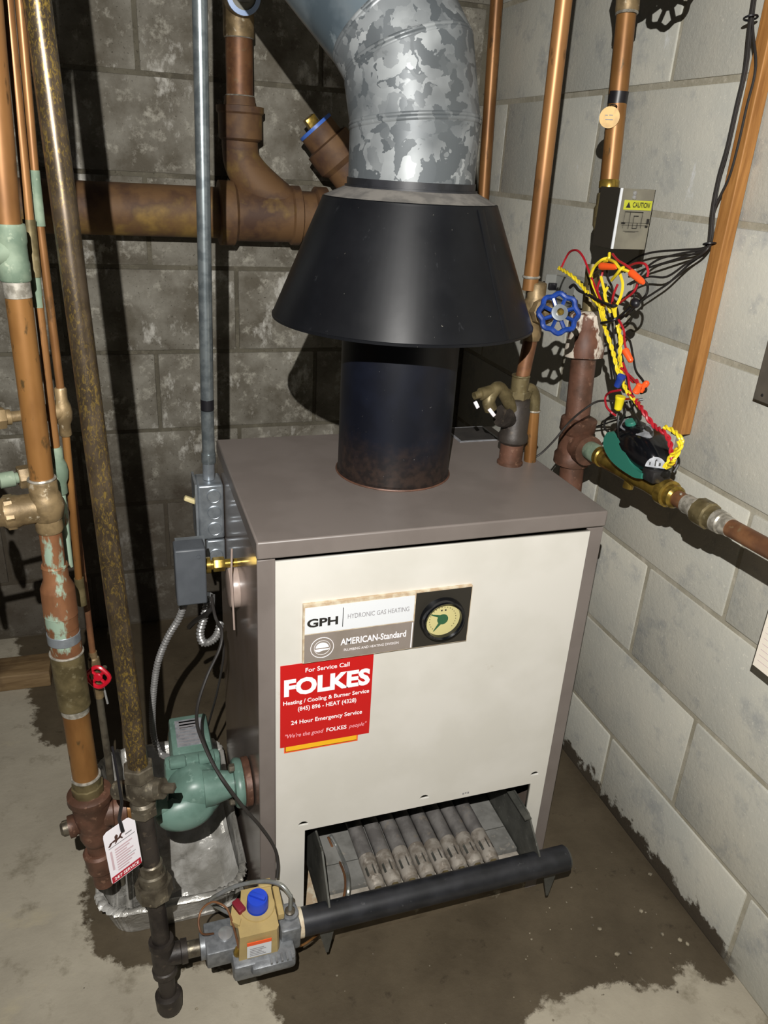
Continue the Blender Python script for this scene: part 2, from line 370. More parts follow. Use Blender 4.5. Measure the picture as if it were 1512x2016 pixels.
def text(s, o, u, v, m, parent, width=None, h=None, name='lettering', bold=0., align='CENTER', shear=0., label=None):
    """flat lettering: baseline point o, reading direction u, up v; cap height h and/or total width"""
    cu = bpy.data.curves.new('text', 'FONT'); cu.body = s; cu.size = 1; cu.align_x = align; cu.offset = bold; cu.shear = shear; cu.resolution_u = 3
    t = bpy.data.objects.new('text', cu); COL.objects.link(t); dg = bpy.context.evaluated_depsgraph_get()
    me = bpy.data.meshes.new_from_object(t.evaluated_get(dg)); bpy.data.objects.remove(t)
    co = np.array([q.co[:] for q in me.vertices]); w0 = np.ptp(co[:, 0]); h0 = .70
    sy = h/h0 if h else width/w0; sx = width/w0 if width else sy
    u, v = unit(u), unit(v); o0 = LOC[parent.name]
    for q in me.vertices: q.co = Vector(o+u*q.co.x*sx+v*q.co.y*sy-o0)
    me.materials.clear(); me.materials.append(MT[m]); ob = bpy.data.objects.new(name, me); COL.objects.link(ob); ob.parent = parent; LOC[ob.name] = o0
    if label: ob['label'] = label
    return ob
def strips(name, m, parent, o, u, v, rects, lift=.0003, label=None):
    """flat printed rectangles (x0,y0,x1,y1) on the plane o,u,v"""
    mb = MB(); u, v = unit(u), unit(v); w = np.cross(u, v)
    for x0, y0, x1, y1 in rects: mb.add([o+u*x+v*y+w*lift for x, y in ((x0, y0), (x1, y0), (x1, y1), (x0, y1))], [(0, 1, 2, 3)])
    return mb.build(name, m, parent, label=label, smooth=False)
def plate(name, outline, holes, th, o, u, v, m, parent, bevel=0):
    """sheet with holes: 2D curve fill turned into a mesh; front face at o, body behind it"""
    cu = bpy.data.curves.new('plate', 'CURVE'); cu.dimensions = '2D'; cu.fill_mode = 'BOTH'; cu.extrude = th/2
    for poly in [outline]+holes:
        sp = cu.splines.new('POLY'); sp.points.add(len(poly)-1); sp.use_cyclic_u = True
        for q, (x, y) in zip(sp.points, poly): q.co = (x, y, 0, 1)
    t = bpy.data.objects.new('plate', cu); COL.objects.link(t); dg = bpy.context.evaluated_depsgraph_get()
    me = bpy.data.meshes.new_from_object(t.evaluated_get(dg)); bpy.data.objects.remove(t); me.name = name
    u, v = unit(u), unit(v); w = np.cross(u, v); o0 = LOC[parent.name]
    for q in me.vertices: q.co = Vector(o+u*q.co.x+v*q.co.y+w*(q.co.z-th/2)-o0)
    bm = bmesh.new(); bm.from_mesh(me); bmesh.ops.remove_doubles(bm, verts=bm.verts[:], dist=1e-6); bmesh.ops.recalc_face_normals(bm, faces=bm.faces[:]); bm.to_mesh(me); bm.free()
    me.materials.clear(); me.materials.append(MT[m]); ob = bpy.data.objects.new(name, me); COL.objects.link(ob); ob.parent = parent; LOC[ob.name] = o0
    return ob
X_, Y_, Z_ = V(1, 0, 0), V(0, 1, 0), V(0, 0, 1)

# ================================================================== SETTING
def poly_sd(P, poly):
    P = P[:, None, :]; A = poly[None]; B = np.roll(poly, -1, 0)[None]; d = B-A
    t = np.clip(((P-A)*d).sum(2)/(d*d).sum(2), 0, 1); q = A+d*t[..., None]; dist = np.sqrt(((P-q)**2).sum(2)).min(1)
    c = ((A[..., 1] > P[..., 1]) != (B[..., 1] > P[..., 1])) & (P[..., 0] < (B[..., 0]-A[..., 0])*(P[..., 1]-A[..., 1])/(B[..., 1]-A[..., 1]+1e-12)+A[..., 0])
    return np.where(c.sum(1) % 2 == 1, -dist, dist)
def build_floor():
    xs = np.arange(-1.7, XR+.05, .02); ys = np.arange(-1.5, YB+.05, .02); nx, ny = len(xs), len(ys)
    G = np.array([(x, y) for y in ys for x in xs])
    px = [(62, 1385), (80, 1462), (140, 1468), (188, 1500), (178, 1700), (168, 1760), (176, 1830), (190, 1885), (222, 1892), (250, 1903), (318, 1900), (420, 1905), (500, 1912), (530, 1945), (540, 1990), (575, 2030)]
    px2 = [(1040, 2005), (1075, 1970), (1150, 1945), (1215, 1932), (1300, 1945), (1345, 1940), (1330, 1905), (1345, 1893), (1395, 1925), (1420, 1940), (1445, 1922), (1460, 1905)]
    po = [at(*q, Z=0)[:2] for q in px]+[np.array((.10, -.26)), np.array((.30, -.26))]+[at(*q, Z=0)[:2] for q in px2]+[np.array((1.0, -.2)), np.array((1.0, 1.3)), np.array((-.52, 1.3))]
    sd = poly_sd(G, np.array(po))
    me = bpy.data.meshes.new('floor'); me.from_pydata([(x, y, 0) for x, y in G], [], [(j*nx+i, j*nx+i+1, (j+1)*nx+i+1, (j+1)*nx+i) for j in range(ny-1) for i in range(nx-1)])
    a = me.attributes.new('stain', 'FLOAT', 'POINT'); a.data.foreach_set('value', sd.astype('f')); me.materials.append(MT['floor_concrete'])
    o = bpy.data.objects.new('floor', me); COL.objects.link(o); o['kind'] = 'structure'; o['label'] = 'bare concrete floor with a large dark wet stain around the boiler'
build_floor()
BCACHE = {}
def block_mesh(ln, ht, matn):
    key = (round(ln, 3), round(ht, 3), matn)
    if key not in BCACHE:
        mb = MB().obox(V(0, 0, 0), (ln, .05, ht), X_, Y_, .0035); o = mb.build('block', matn); BCACHE[key] = o.data
        bpy.data.objects.remove(o)
    return BCACHE[key]
def block_wall(name, slab, matm, matb, org, u, nrm, s0, s1, pod, pev):
    """running-bond wall: joints at org+u*(p+.4064 n); every block is an object under the mortar slab"""
    root = slab.build(name, matm, smooth=False); root['kind'] = 'structure'
    rz = math.atan2(u[1], u[0])
    for k in range(-2, 7):
        z1 = Z0-k*CS; z0 = max(z1-CS, .0); p = pod if k % 2 else pev; e = .0045
        n0 = math.floor((s0-p)/.4064)
        for n in range(n0, n0+9):
            a, b = max(p+n*.4064, s0), min(p+(n+1)*.4064, s1)
            if b-a < .03: continue
            me = block_mesh(b-a-2*e, z1-z0-2*e, matb); o = bpy.data.objects.new('block', me); COL.objects.link(o); o.parent = root
            q = org+u*((a+b)/2)+Z_*((z0+z1)/2)-nrm*(.025+random.uniform(-.0008, .0022)); o.location = tuple(q)
            o.rotation_euler = (random.uniform(-.004, .004), 0, rz+random.uniform(-.004, .004))
    return root
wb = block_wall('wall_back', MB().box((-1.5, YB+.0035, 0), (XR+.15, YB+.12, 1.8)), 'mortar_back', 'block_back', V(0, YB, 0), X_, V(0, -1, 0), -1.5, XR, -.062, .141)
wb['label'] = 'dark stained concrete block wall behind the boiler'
wr = block_wall('wall_right', MB().box((XR+.0035, -1.0, 0), (XR+.12, YB, 1.8)), 'mortar_right', 'block_right', V(XR, 0, 0), Y_, V(-1, 0, 0), -1.0, YB-.002, .375, .172)
wr['label'] = 'lighter grey concrete block wall to the right of the boiler'
# grit on the floor
def build_grit():
    mb = MB(); pts = []
    for _ in range(70):
        if random.random() < .65: x, y = random.uniform(.42, .74), random.uniform(-.24, .05)
        else: x, y = random.uniform(-.3, .72), random.uniform(-.26, .0)
        if x < .55 and y > -.04: continue
        r = random.choice((.0010, .0012, .0016, .0022)); pts.append((x, y, r))
    for q in [(1215, 1880), (1240, 1877), (1303, 1840), (1338, 1852), (1353, 1860), (1180, 1830), (1262, 1795), (1280, 1722)]:
        c = at(*q, Z=0); pts.append((c[0], c[1], .0042))
    for x, y, r in pts:
        c = bmesh.new(); bmesh.ops.create_icosphere(c, subdivisions=1, radius=r)
        c.verts.index_update(); sx = random.uniform(.8, 1.5); mb.add([(x+q.co.x*sx, y+q.co.y*random.uniform(.8, 1.2), max(0, r*.5+q.co.z*.7)) for q in c.verts], [tuple(w.index for w in f.verts) for f in c.faces]); c.free()
    o = mb.build('floor_grit', 'chip', smooth=False); o['kind'] = 'stuff'; tag(o, 'pale stone chips and grit scattered on the wet floor right of the boiler', 'grit')
build_grit()

# ================================================================== BOILER
bo = thing('boiler', 'taupe steel gas boiler with cream front panel and service sticker on wet floor', 'boiler', (0, 0, 0))
MB().box((-.001, -.003, H-LT), (W+.001, D, H)).build('top_panel', 'taupe', bo, bevel=.0025)
MB().box((0, .004, 0), (.004, D-.002, H-LT)).build('side_panel', 'taupe_side', bo)
MB().box((W-.004, .004, 0), (W, D-.002, H-LT)).build('side_panel', 'taupe_side', bo)
MB().box((.004, D-.006, 0), (W-.004, D-.002, H-LT)).build('back_panel', 'taupe', bo)
MB().box((0, 0, 0), (.024, .004, H-LT-.002)).build('corner_post', 'taupe', bo, bevel=.001)
MB().box((W-.028, 0, 0), (W, .004, H-LT-.002)).build('corner_post', 'taupe', bo, bevel=.001)
MB().box((.004, .22, .004), (W-.004, .225, .30)).box((.004, .02, .296), (W-.004, .22, .30)).build('firebox', 'dark', bo)
MB().box((.004, .012, .0), (W-.004, .218, .006)).build('base_pan', 'backing', bo)
arc = lambda cx, cz, r: [(cx+r*math.cos(a), cz+r*math.sin(a)) for a in np.linspace(0, math.pi, 13)]
PX0, PX1, PF = .0235, .4975, -.007
fp = plate('front_panel', [(PX0, .046), (.0695, .046), (.0695, .2735), (.470, .2735), (.470, .046), (PX1, .046), (PX1, .757), (PX0, .757)],
           [arc(.0665, .2845, .0085), arc(.270, .2885, .0085), arc(.474, .2905, .0085)],
           .007, V(0, PF, 0), X_, Z_, 'cream', bo)
MB().box((PX0, PF+.002, 0), (PX1, PF+.009, .0455)).build('base_rail', 'base_rail', bo, 'grimy brown bottom rail')
mb = MB()
for cx, cz in ((.0665, .2845), (.270, .2885), (.474, .2905)): MB().obox(V(cx, PF+.010, cz+.001), (.019, .002, .007), X_, Y_).build('vent_tab', 'rail', fp)
# name plate with gauge
NP = PF-.006
npl = MB().box((.0600, PF-.0055, .5955), (.3105, PF, .6905)).build('name_plate', 'backing', bo, 'long printed name plate with round gauge at its right end')
MB().box((.0622, NP, .6435), (.2215, PF-.0055, .6855)).build('upper_band', 'plate_white', npl)
MB().box((.0622, NP, .5965), (.2235, PF-.0055, .642)).build('lower_band', 'plate_gray', npl)
MB().box((.2235, NP, .5965), (.3095, PF-.0055, .6885)).build('gauge_square', 'plate_black', npl)
nf = lambda x, z: V(x, NP-.0003, z)
text('GPH', nf(.0875, .6545), X_, Z_, 'ink', npl, width=.044, h=.0125, bold=.035)
strips('divider', 'ink', npl, nf(0, 0), X_, Z_, [(.1155, .649, .1165, .680)])
text('HYDRONIC GAS HEATING', nf(.1685, .661), X_, Z_, 'ink_gray', npl, width=.091, h=.0075)
text('American-Standard'.replace('merican', 'MERICAN'), nf(.1635, .6185), X_, Z_, 'white_print', npl, width=.098, h=.0105, bold=.02)
text('PLUMBING AND HEATING DIVISION', nf(.1605, .6075), X_, Z_, 'white_print', npl, width=.082, h=.0042)
strips('border_line', 'white_print', npl, nf(0, 0), X_, Z_, [(.2200, .598, .2217, .641)])
c = nf(.0875, .6185); mb = MB().torus(c, -Y_, .0165, .0005, 32, 6).torus(c, -Y_, .0115, .0003, 28, 6)
mb.prism([(.0095*math.cos(a), .0085*math.sin(a)) for a in np.linspace(0, math.pi, 14)], c, X_, Z_, .0004)
mb.prism([(-.011, -.002), (.011, -.002), (.009, -.004), (.002, -.0045), (-.005, -.0065), (-.009, -.0055)], c, X_, Z_, .0004)
mb.build('round_emblem', 'white_print', npl)
gc = V(.2660, NP, .6420)
ga = MB().lathe(gc, -Y_, [(0, .0345), (.007, .034), (.011, .0325), (.012, .030), (.010, .0275), (.002, .027)], 40, caps=False).build('gauge', 'black_gloss', npl, 'black rimmed round pressure and temperature gauge')
mb = MB().cyl(gc-Y_*.001, gc-Y_*.0035, .027, n=40).build('dial', 'dial', npl)
dc = gc-Y_*.0038
mb = MB().prism([(.0085*math.cos(a), .0085*math.sin(a)) for a in np.arange(24)*math.pi/12], dc, X_, Z_, .0004)
mb.prism([(-.007, .004), (-.020, .010), (-.0195, .0105), (-.004, .0075)], dc-Y_*.0002, X_, Z_, .0004)
mb.prism([(-.0060, -.005), (-.0135, -.0185), (-.0128, -.0190), (-.002, -.0075)], dc-Y_*.0002, X_, Z_, .0004)
mb.build('needle', 'dial_green', npl)
strips('dial_marks', 'ink', npl, dc, X_, Z_, [(.0205*math.cos(a)-.0006, .0205*math.sin(a)-.0006, .0205*math.cos(a)+.0006, .0205*math.sin(a)+.0006) for a in np.linspace(-.7, 3.9, 22)]+[(-.004, .014, -.0015, .0165), (.002, .014, .0045, .0165)], .0003)
# service sticker
SP = PF-.0006
st = MB().box((.0295, SP, .4475), (.1665, PF, .5925)).build('service_sticker', 'red_sticker', bo, 'red service sticker with white lettering')
MB().box((.0375, SP+.0002, .4385), (.147, PF, .4478)).build('sticker_tab', 'yellow_sticker', st, smooth=False)
MB().box((.0355, SP+.0004, .436), (.149, PF, .4478)).build('sticker_tab_edge', 'nut_orange', st, smooth=False)
strips('sticker_tab_line', 'ink', st, V(0, SP+.0001, 0), X_, Z_, [(.0378, .4385, .147, .4392), (.0372, .4385, .0379, .4478)], .0002)
sx = lambda f, z: V(.0295+.137*f, SP-.0003, .5895-.142*z)
text('For Service Call', sx(.5, .09), X_, Z_, 'white_print', st, width=.065, h=.0072, bold=.012)
text('FOLKES', sx(.5, .345), X_, Z_, 'white_print', st, width=.128, h=.0265, bold=.045)
text('Heating / Cooling & Burner Service', sx(.5, .46), X_, Z_, 'white_print', st, width=.129, h=.0068, bold=.015)
text('(845) 896 - HEAT (4328)', sx(.51, .555), X_, Z_, 'white_print', st, width=.088, h=.0072, bold=.015)
text('24 Hour Emergency Service', sx(.51, .72), X_, Z_, 'white_print', st, width=.108, h=.0072, bold=.015)
text('"We\'re the good', sx(.255, .885), X_, Z_, 'pink_print', st, width=.058, h=.0070, bold=.015, shear=.25)
text('FOLKES', sx(.62, .885), X_, Z_, 'white_print', st, width=.031, h=.0070, bold=.015)
text('people"', sx(.86, .885), X_, Z_, 'pink_print', st, width=.028, h=.0070, bold=.01, shear=.25)
strips('dark_marking', 'ink_gray', bo, V(0, PF, 0), X_, Z_, [(.3395+.0045*i, .2805+.001*(i % 2), .3425+.0045*i, .2845) for i in range(3)], .0003)
# rating plate on top
a, b = (.425, .325), (.508, .4055)
rp = MB().box((a[0], a[1], H), (b[0], b[1], H+.0012)).build('rating_plate', 'label_gray', bo, 'dark rating plate lying on the top near the back')
MB().box((a[0]+.005, a[1]+.005, H+.001), (b[0]-.005, b[1]-.005, H+.0017)).build('plate_face', 'valve_tan' if 0 else 'soot', rp)
# round beige side cap, brass well and thin rod on the left side
cc = V(0, .19, .615)
MB().lathe(cc, -X_, [(0, .034), (.010, .034), (.0145, .032), (.016, .027), (.0165, .001)], 36).build('side_cap', 'cap_beige', bo, 'round pale beige cap on the left side')
MB().tube([V(-.012, .155, .70), V(-.014, .152, .66), V(-.012, .150, .56)], .0016, 8).build('thin_rod', 'cap_beige', bo)
# flue drum
dr = MB().lathe(V(HX, HY, H), Z_, [(0, .0915), (.004, .0915), (.005, .0895), (.30, .0895)], 64, caps=False).build('flue_collar', 'drum_navy', bo, 'dark navy flue drum with rust at its foot')
MB().torus(V(HX, HY, H+.001), Z_, .0915, .0018, 56, 6).build('rust_ring', 'rust_iron', dr)

# ================================================================== DRAFT HOOD
dh = thing('draft_hood', 'black conical draft hood above the boiler under the galvanised flue', 'flue hood', (HX, HY, 1.028))
MB().lathe(V(HX, HY, 1.0285), Z_, [(.004, .1905), (0, .1925), (.0005, .1945), (.004, .1945), (.0045, .1933), (.164, .1250), (.167, .1240), (.168, .1215), (.181, .092), (.180, .091), (.1665, .119), (.162, .1225), (.0045, .1905)], 96, caps=False, ).build('cone', 'hood_black', dh, ang=30)
MB().lathe(V(HX, HY, 1.206), Z_, [(0, .0935), (.006, .0935), (.0062, .0905), (.015, .0905), (.015, .088), (0, .088)], 64, caps=False).build('collar', 'manifold', dh)
def seam(q):
    cs, sn = math.cos(q), math.sin(q); e = V(cs, sn, 0); tn = V(-sn, cs, 0); mb = MB()
    p0, p1 = V(HX, HY, 1.033)+e*.1918, V(HX, HY, 1.192)+e*.1252
    return mb.obox((p0+p1)/2+e*.0006, (np.linalg.norm(p1-p0), .013, .0022), unit(p1-p0), tn, .0005)
seam(math.radians(-62)).build('lap_seam', 'hood_black', dh)
MB().lathe(V(HX, HY, 1.1972), Z_, [(-.0004, .1222), (.0001, .1208), (.0128, .0925)], 72, caps=False).build('dusty_shoulder', 'dust', dh, 'grey dust on the sloping shoulder')

# ================================================================== FLUE PIPE
fl = thing('flue_pipe', 'galvanised steel flue elbow rising from the hood to the upper left', 'flue pipe', (HX, HY, 1.216))
RF = .0886
f0 = V(HX, HY, 1.2165)
d0, d1, d2, d3 = Z_, unit(V(-.121, .213, .969)), unit(V(-.401, .410, .819)), unit(V(-.535, .494, .686))
s1 = at(815, 244, Y=HY); s1[0] = HX; s2 = s1+d1*.082; s3 = s2+d2*.050; s4 = s3+d3*.62
dirs = [d0, d1, d2, d3]; cutn = [Z_]+[unit(dirs[i]+dirs[i+1]) for i in range(3)]+[d3]
cpts = [f0, s1, s2, s3, s4]
def ring(c, nrm, d, r, n=64):
    u, v, d = V(1, 0, 0)*1., V(0, 1, 0), unit(d); u = unit(np.cross(v, d)); out = []
    for k in range(n):
        q = 2*math.pi*k/n; p = (u*math.cos(q)+v*math.sin(q))*r; out.append(c+p-d*(np.dot(p, nrm)/np.dot(d, nrm)))
    return out
for i in range(4):
    d = dirs[i]; r0, r1 = RF*(1.0+.004*i), RF*(1.004+.004*i)
    mb = MB().loft([ring(cpts[i], cutn[i], d, r0), ring(cpts[i+1]-d*.006, cutn[i+1], d, r1)], caps=False)
    g = mb.build('gore' if i < 3 else 'straight_duct', 'galvanised' if i < 3 else 'galv_shiny', fl, ang=60)
    if i < 3:
        dm = unit(dirs[i]+dirs[i+1]); nb = cutn[i+1]
        prof = [(-.006, RF*1.008), (-.004, RF*1.024), (-.0015, RF*1.026), (-.0005, RF*1.014), (.0005, RF*1.026), (.003, RF*1.024), (.0045, RF*1.008)]
        MB().loft([ring(cpts[i+1]+nb*t, nb, dm, r) for t, r in prof], caps=False).build('crimped_joint', 'galvanised', fl, ang=60)
MB().ball(s3+d3*.035+unit(np.cross(unit(s3-CAM), d3))*RF*.25-unit(s3-CAM)*RF*.97, .003).build('screw', 'tag_brass', fl)

# ================================================================== BURNER ASSEMBLY
BY, BZ = -.070, .15
ba = thing('burner_assembly', 'row of eight steel gas burners on a sheet metal tray with black manifold pipe', 'burner', (.27, -.02, 0))
mL = at(582, 1817, Y=BY); mR = at(1112, 1690, Y=BY); mL[2] = mR[2] = (mL[2]+mR[2])/2; BZ = mL[2]
mp = MB().cyl(mL, mR, .0218, n=32).build('manifold_pipe', 'manifold', ba, 'black manifold pipe across the front')
MB().cyl(mR-X_*.0005, mR+X_*.004, .0205, .019, 24).build('end_plug', 'rail', mp)
TZ = BZ-.026; MB().box((.0975, -.004, TZ-.0025), (.464, .21, TZ)).box((.0975, -.007, TZ-.012), (.464, -.004, TZ)).build('tray', 'tray', ba)
strips('tray_fold', 'rail', ba, V(0, 0, TZ+.0003), X_, Y_, [(.098, .044, .463, .0455)], .0002)
xa = at(742, 1745, Z=BZ)[0]; xb = at(968, 1692, Z=BZ)[0]
def make_burner(x):
    p = V(x, -.044, BZ); RB = .0136
    b = MB().lathe(p, Y_, [(.062, RB*1.02), (.0625, RB), (.255, RB)], 20).build('burner', 'burner', ba)
    m = MB().lathe(p, Y_, [(0, .0085), (.001, .0120), (.006, .0132), (.012, RB*1.03), (.020, RB*1.04)], 20)
    m.lathe(p, Y_, [(.042, RB*1.04), (.064, RB*1.06), (.065, RB)], 20)
    for q in range(20): # shell between the two ends, with the air openings left out
        a0, a1 = 2*math.pi*q/20, 2*math.pi*(q+1)/20; am = math.degrees((a0+a1)/2) % 360
        if 40 < am < 85 or 120 < am < 150: continue
        e0, e1 = V(math.cos(a0), 0, math.sin(a0))*RB*1.04, V(math.cos(a1), 0, math.sin(a1))*RB*1.04
        m.add([p+Y_*.019+e0, p+Y_*.019+e1, p+Y_*.043+e1, p+Y_*.043+e0], [(0, 1, 2, 3)])
    m.obox(p+Y_*.031+V(.0042, 0, .0136), (.0035, .026, .0022), X_, Y_)
    m.build('venturi', 'burner_tan', b)
    MB().cyl(p+Y_*.018, p+Y_*.044, .0105, n=14).build('air_slot', 'rail', b)
    MB().cyl(V(x, BY+.015, BZ), V(x, -.042, BZ), .0052, n=12).hexn(V(x, BY+.018, BZ), V(x, BY+.026, BZ), .0085).build('orifice', 'brass_dull', b)
    return b
b0 = make_burner(xa)
for i in range(1, 8):
    c = b0.copy(); COL.objects.link(c); c.location = ((xb-xa)*i/7, 0, 0); LOC[c.name] = LOC[ba.name]
    for ch in list(b0.children): q = ch.copy(); COL.objects.link(q); q.parent = c
def rail(x, zt):
    return MB().prism([(.20, BZ-.045), (-.055, BZ-.045), (-.078, BZ-.020), (-.080, BZ+.012), (-.070, BZ+.026), (-.020, zt), (.20, zt+.004)], V(x, 0, 0), Y_, Z_, .003)
def prong(x):
    return MB().prism([(-.016, BZ-.018), (.016, BZ-.018), (.005, BZ-.088), (.001, BZ-.088)], V(x, -.066, 0), X_, Z_, .0025)
rail(.094, .235).build('side_rail', 'rail', ba); MB().box((.098, -.052, TZ-.010), (.463, -.010, TZ-.005)).build('support_bar', 'support', ba, 'pale support bar before the burner tray'); rail(.466, .218).box((.455, -.03, .214), (.468, .2, .2165)).build('side_rail', 'rail', ba)
pl_, pr_ = at(641, 1850, Y=-.066)[0], at(1078, 1735, Y=-.066)[0]
prong(pl_).build('hanging_prong', 'rail', ba); prong(pr_).build('hanging_prong', 'rail', ba)
mb = MB().tube([at(651, 1645, Y=.09), at(664, 1668, Y=.08), at(682, 1710, Y=.02), at(686, 1745, Y=-.035), at(684, 1775, Y=-.048), at(690, 1800, Y=-.045)], .0034, 8, 6); mb.build('pilot_tube', 'alu_tube', ba)
MB().tube([at(646, 1648, Y=.09), at(660, 1680, Y=.075), at(676, 1715, Y=.02), at(680, 1745, Y=-.015), at(674, 1778, Y=-.045)], .0021, 8, 6).build('thermocouple_lead', 'copper_dull', ba)
p = at(660, 1640, Y=.13); MB().obox(p, (.022, .012, .016), X_, Y_, .002).build('pilot_bracket', 'burner', ba)

# ================================================================== GAS PIPE (left front)
GB = V(-.1545, -.0555, 0); GT = at(73, 0, Y=.055)
def G(z): return GB+(GT-GB)*(z/GT[2])
gd = unit(GT-GB)
def zg(y): # height on the pipe axis that shows at image row y
    zs = np.linspace(0, 1.6, 400); f = []
    for z in zs: d = G(z)-CAM; f.append(1008-FPX*np.dot(d, UV)/np.dot(d, FV))
    return float(np.interp(-y, -np.array(f), zs))
gp = thing('gas_pipe', 'tall scuffed dark gas pipe with a shutoff cock and drip leg at left front', 'gas pipe', GB)
r = .0134
zT = zg(1882); zc = zg(1556); zu = zg(1738)
MB().cyl(G(zc+.02), G(1.75), r, n=28).build('upper_pipe', 'scuffed_pipe', gp, 'scuffed brown pipe with brassy scratches')
MB().cyl(G(zu), G(zc-.02), r*.98, n=24).cyl(G(zT), G(zu), r*.98, n=24).cyl(G(.03), G(zT), r*.95, n=24).build('lower_pipe', 'black_iron', gp)
# cock
k = MB().hexn(G(zc+.021), G(zc+.043), .0215).lathe(G(zc-.028), gd, [(0, .0175), (.008, .018), (.012, .015), (.02, .019), (.040, .019), (.050, .0165)], 24)
k.hexn(G(zc-.040), G(zc-.026), .0195).build('shutoff_cock', 'galv_fit', gp, 'bronze gas shutoff cock')
ax = unit(V(.86, -.45, .25)); c0 = G(zc+.002)
MB().lathe(c0-ax*.043, ax, [(0, .009), (.004, .013), (.018, .0135), (.03, .017), (.06, .017), (.068, .0145)], 20).cyl(c0+ax*.024, c0+ax*.034, .0145, n=20).obox(c0+ax*.042, (.018, .009, .012), ax, Z_, .001).build('cock_plug', 'galv_fit', gp)
MB().lathe(G(zu-.028), gd, [(0, .0155), (.003, .018), (.006, .0235), (.007, .0265), (.032, .0265)], 8).build('union_nut', 'galv_fit', gp)
MB().lathe(G(zu+.004), gd, [(0, .0205), (.016, .0195), (.018, .0165), (.034, .0165), (.036, .0145)], 24).build('union_collar', 'galv_fit', gp)
ax = unit(mL-V(G(zT)[0], BY, BZ)); ct = G(zT)
mb = MB().lathe(G(zT-.034), gd, [(0, .0185), (.010, .019), (.012, .0170), (.056, .0170), (.058, .019), (.068, .0185)], 24)
mb.lathe(ct, X_, [(0, .0165), (.026, .0165), (.027, .0185), (.036, .018)], 24).build('tee', 'black_iron', gp)
MB().lathe(V(*GB)+V(.0, 0, .002), gd, [(0, .012), (.006, .0175), (.012, .0195), (.030, .0200), (.038, .0200), (.040, .015)], 24).build('drip_cap', 'black_iron', gp)
MB().cyl(ct+X_*.034, ct+X_*.085, .0125, n=20).build('side_nipple', 'galv_fit', gp)

# ================================================================== GAS VALVE
x0 = ct[0]+.060; x1 = mL[0]+.004
gv = thing('gas_valve', 'aluminium gas control valve with tan top and blue knob left of manifold', 'gas valve', (-.02, BY, .06))
zc_ = BZ
up = unit(V(0, -.10, 1)); fw = unit(V(0, -1, -.10))
P = lambda x, f, u: V(x, BY, zc_)+fw*f+up*u
mb = MB().obox(P(x0+.024, .002, .002), (.046, .052, .036), X_, fw, .003).lathe(P(x0-.006, 0, 0), X_, [(0, .019), (.008, .019), (.008, .015)], 20)
mb.obox(P((x0+x1)/2+.012, .014, -.012), (x1-x0-.050, .074, .036), X_, fw, .006)
mb.obox(P((x0+x1)/2+.024, .020, -.006), (x1-x0-.076, .078, .022), X_, fw, .008)
mb.obox(P(x1-.017, .004, .004), (.032, .048, .052), X_, fw, .005)
mb.lathe(P(x1-.014, 0, .028), up, [(0, .014), (.006, .013), (.007, .009)], 20)
mb.lathe(P((x0+x1)/2+.004, .018, -.024), -up, [(0, .030), (.010, .029), (.018, .022), (.020, .010)], 24)
for i in range(5): mb.obox(P(x1-.052+i*.008, .050, .000), (.003, .012, .016), X_, fw)
bd = mb.build('body', 'cast_alu', gv, ang=30)
MB().lathe(P(x1-.004, 0, 0), X_, [(0, .0225), (.010, .0225), (.010, .019)], 28).build('flange', 'backing', gv)
tp = .022
T0 = (x0+x1)/2+.008
mb = MB().prism([(-.034, -.040), (.024, -.040), (.028, -.034), (.028, .034), (.022, .040), (-.020, .040), (-.024, .02), (-.034, .014)], P(T0, 0, .004), X_, -fw, .054, .94)
hs = mb.build('housing', 'valve_tan', gv, 'tan plastic operator housing'); 
for mb in (MB().prism([(-.036, -.010), (-.024, -.020), (-.020, -.010), (-.030, .014)], P(T0-.006, 0, .052), X_, -fw, .010), MB().obox(P(T0+.034, -.012, .046), (.010, .05, .014), X_, fw, .002), MB().obox(P(T0+.018, -.040, .054), (.020, .014, .014), X_, fw, .002)):
    mb.build('housing_rib', 'valve_tan', hs)
kc = P(T0+.001, -.006, .056)
MB().lathe(kc, up, [(0, .027), (.004, .0255), (.0042, .018)], 32, caps=False).build('dial_ring', 'valve_tan', gv)
kb = MB().lathe(kc, up, [(.0, .0165), (.022, .0155), (.024, .0145)], 28).build('knob', 'knob_blue', gv, 'blue control knob')
MB().obox(kc+up*.026, (.026, .006, .007), unit(V(.8, -.6, 0)), up, .0015).build('grip', 'knob_blue', kb)
MB().obox(P(T0-.026, -.010, .056), (.012, .022, .020), unit(V(.9, .4, .1)), fw, .002).build('rocker_button', 'knob_red', gv, 'dark red button')
lbo = P(T0-.004, .0403, .028)
lb = MB().obox(lbo-up*.004, (.036, .0008, .030), X_, fw).build('warning_label', 'plate_white', gv, 'small white label with orange header')
MB().obox(lbo+up*.0135+fw*.0001, (.036, .0010, .007), X_, fw).build('label_header', 'nut_orange', lb)
strips('label_print', 'ink_gray', lb, lbo+fw*.0006, X_, up, [(-.014, -.015+.004*i, .010-.003*(i % 3), -.0135+.004*i) for i in range(5)], .0002)
mb = MB()
for x, f, u in ((x0+.050, .024, .022), (x1-.026, .02, .012), (x1-.030, -.014, .026), (x1-.026, .004, .022)): MB().lathe(P(x, f, u), up, [(0, .0062), (.004, .0062), (.006, .0045)], 14).build('screw', 'steel_pin', gv)
MB().lathe(P(x0+.032, .002, .020), up, [(0, .011), (.003, .011), (.004, .008), (.005, .003)], 20).build('screw', 'steel_pin', gv)
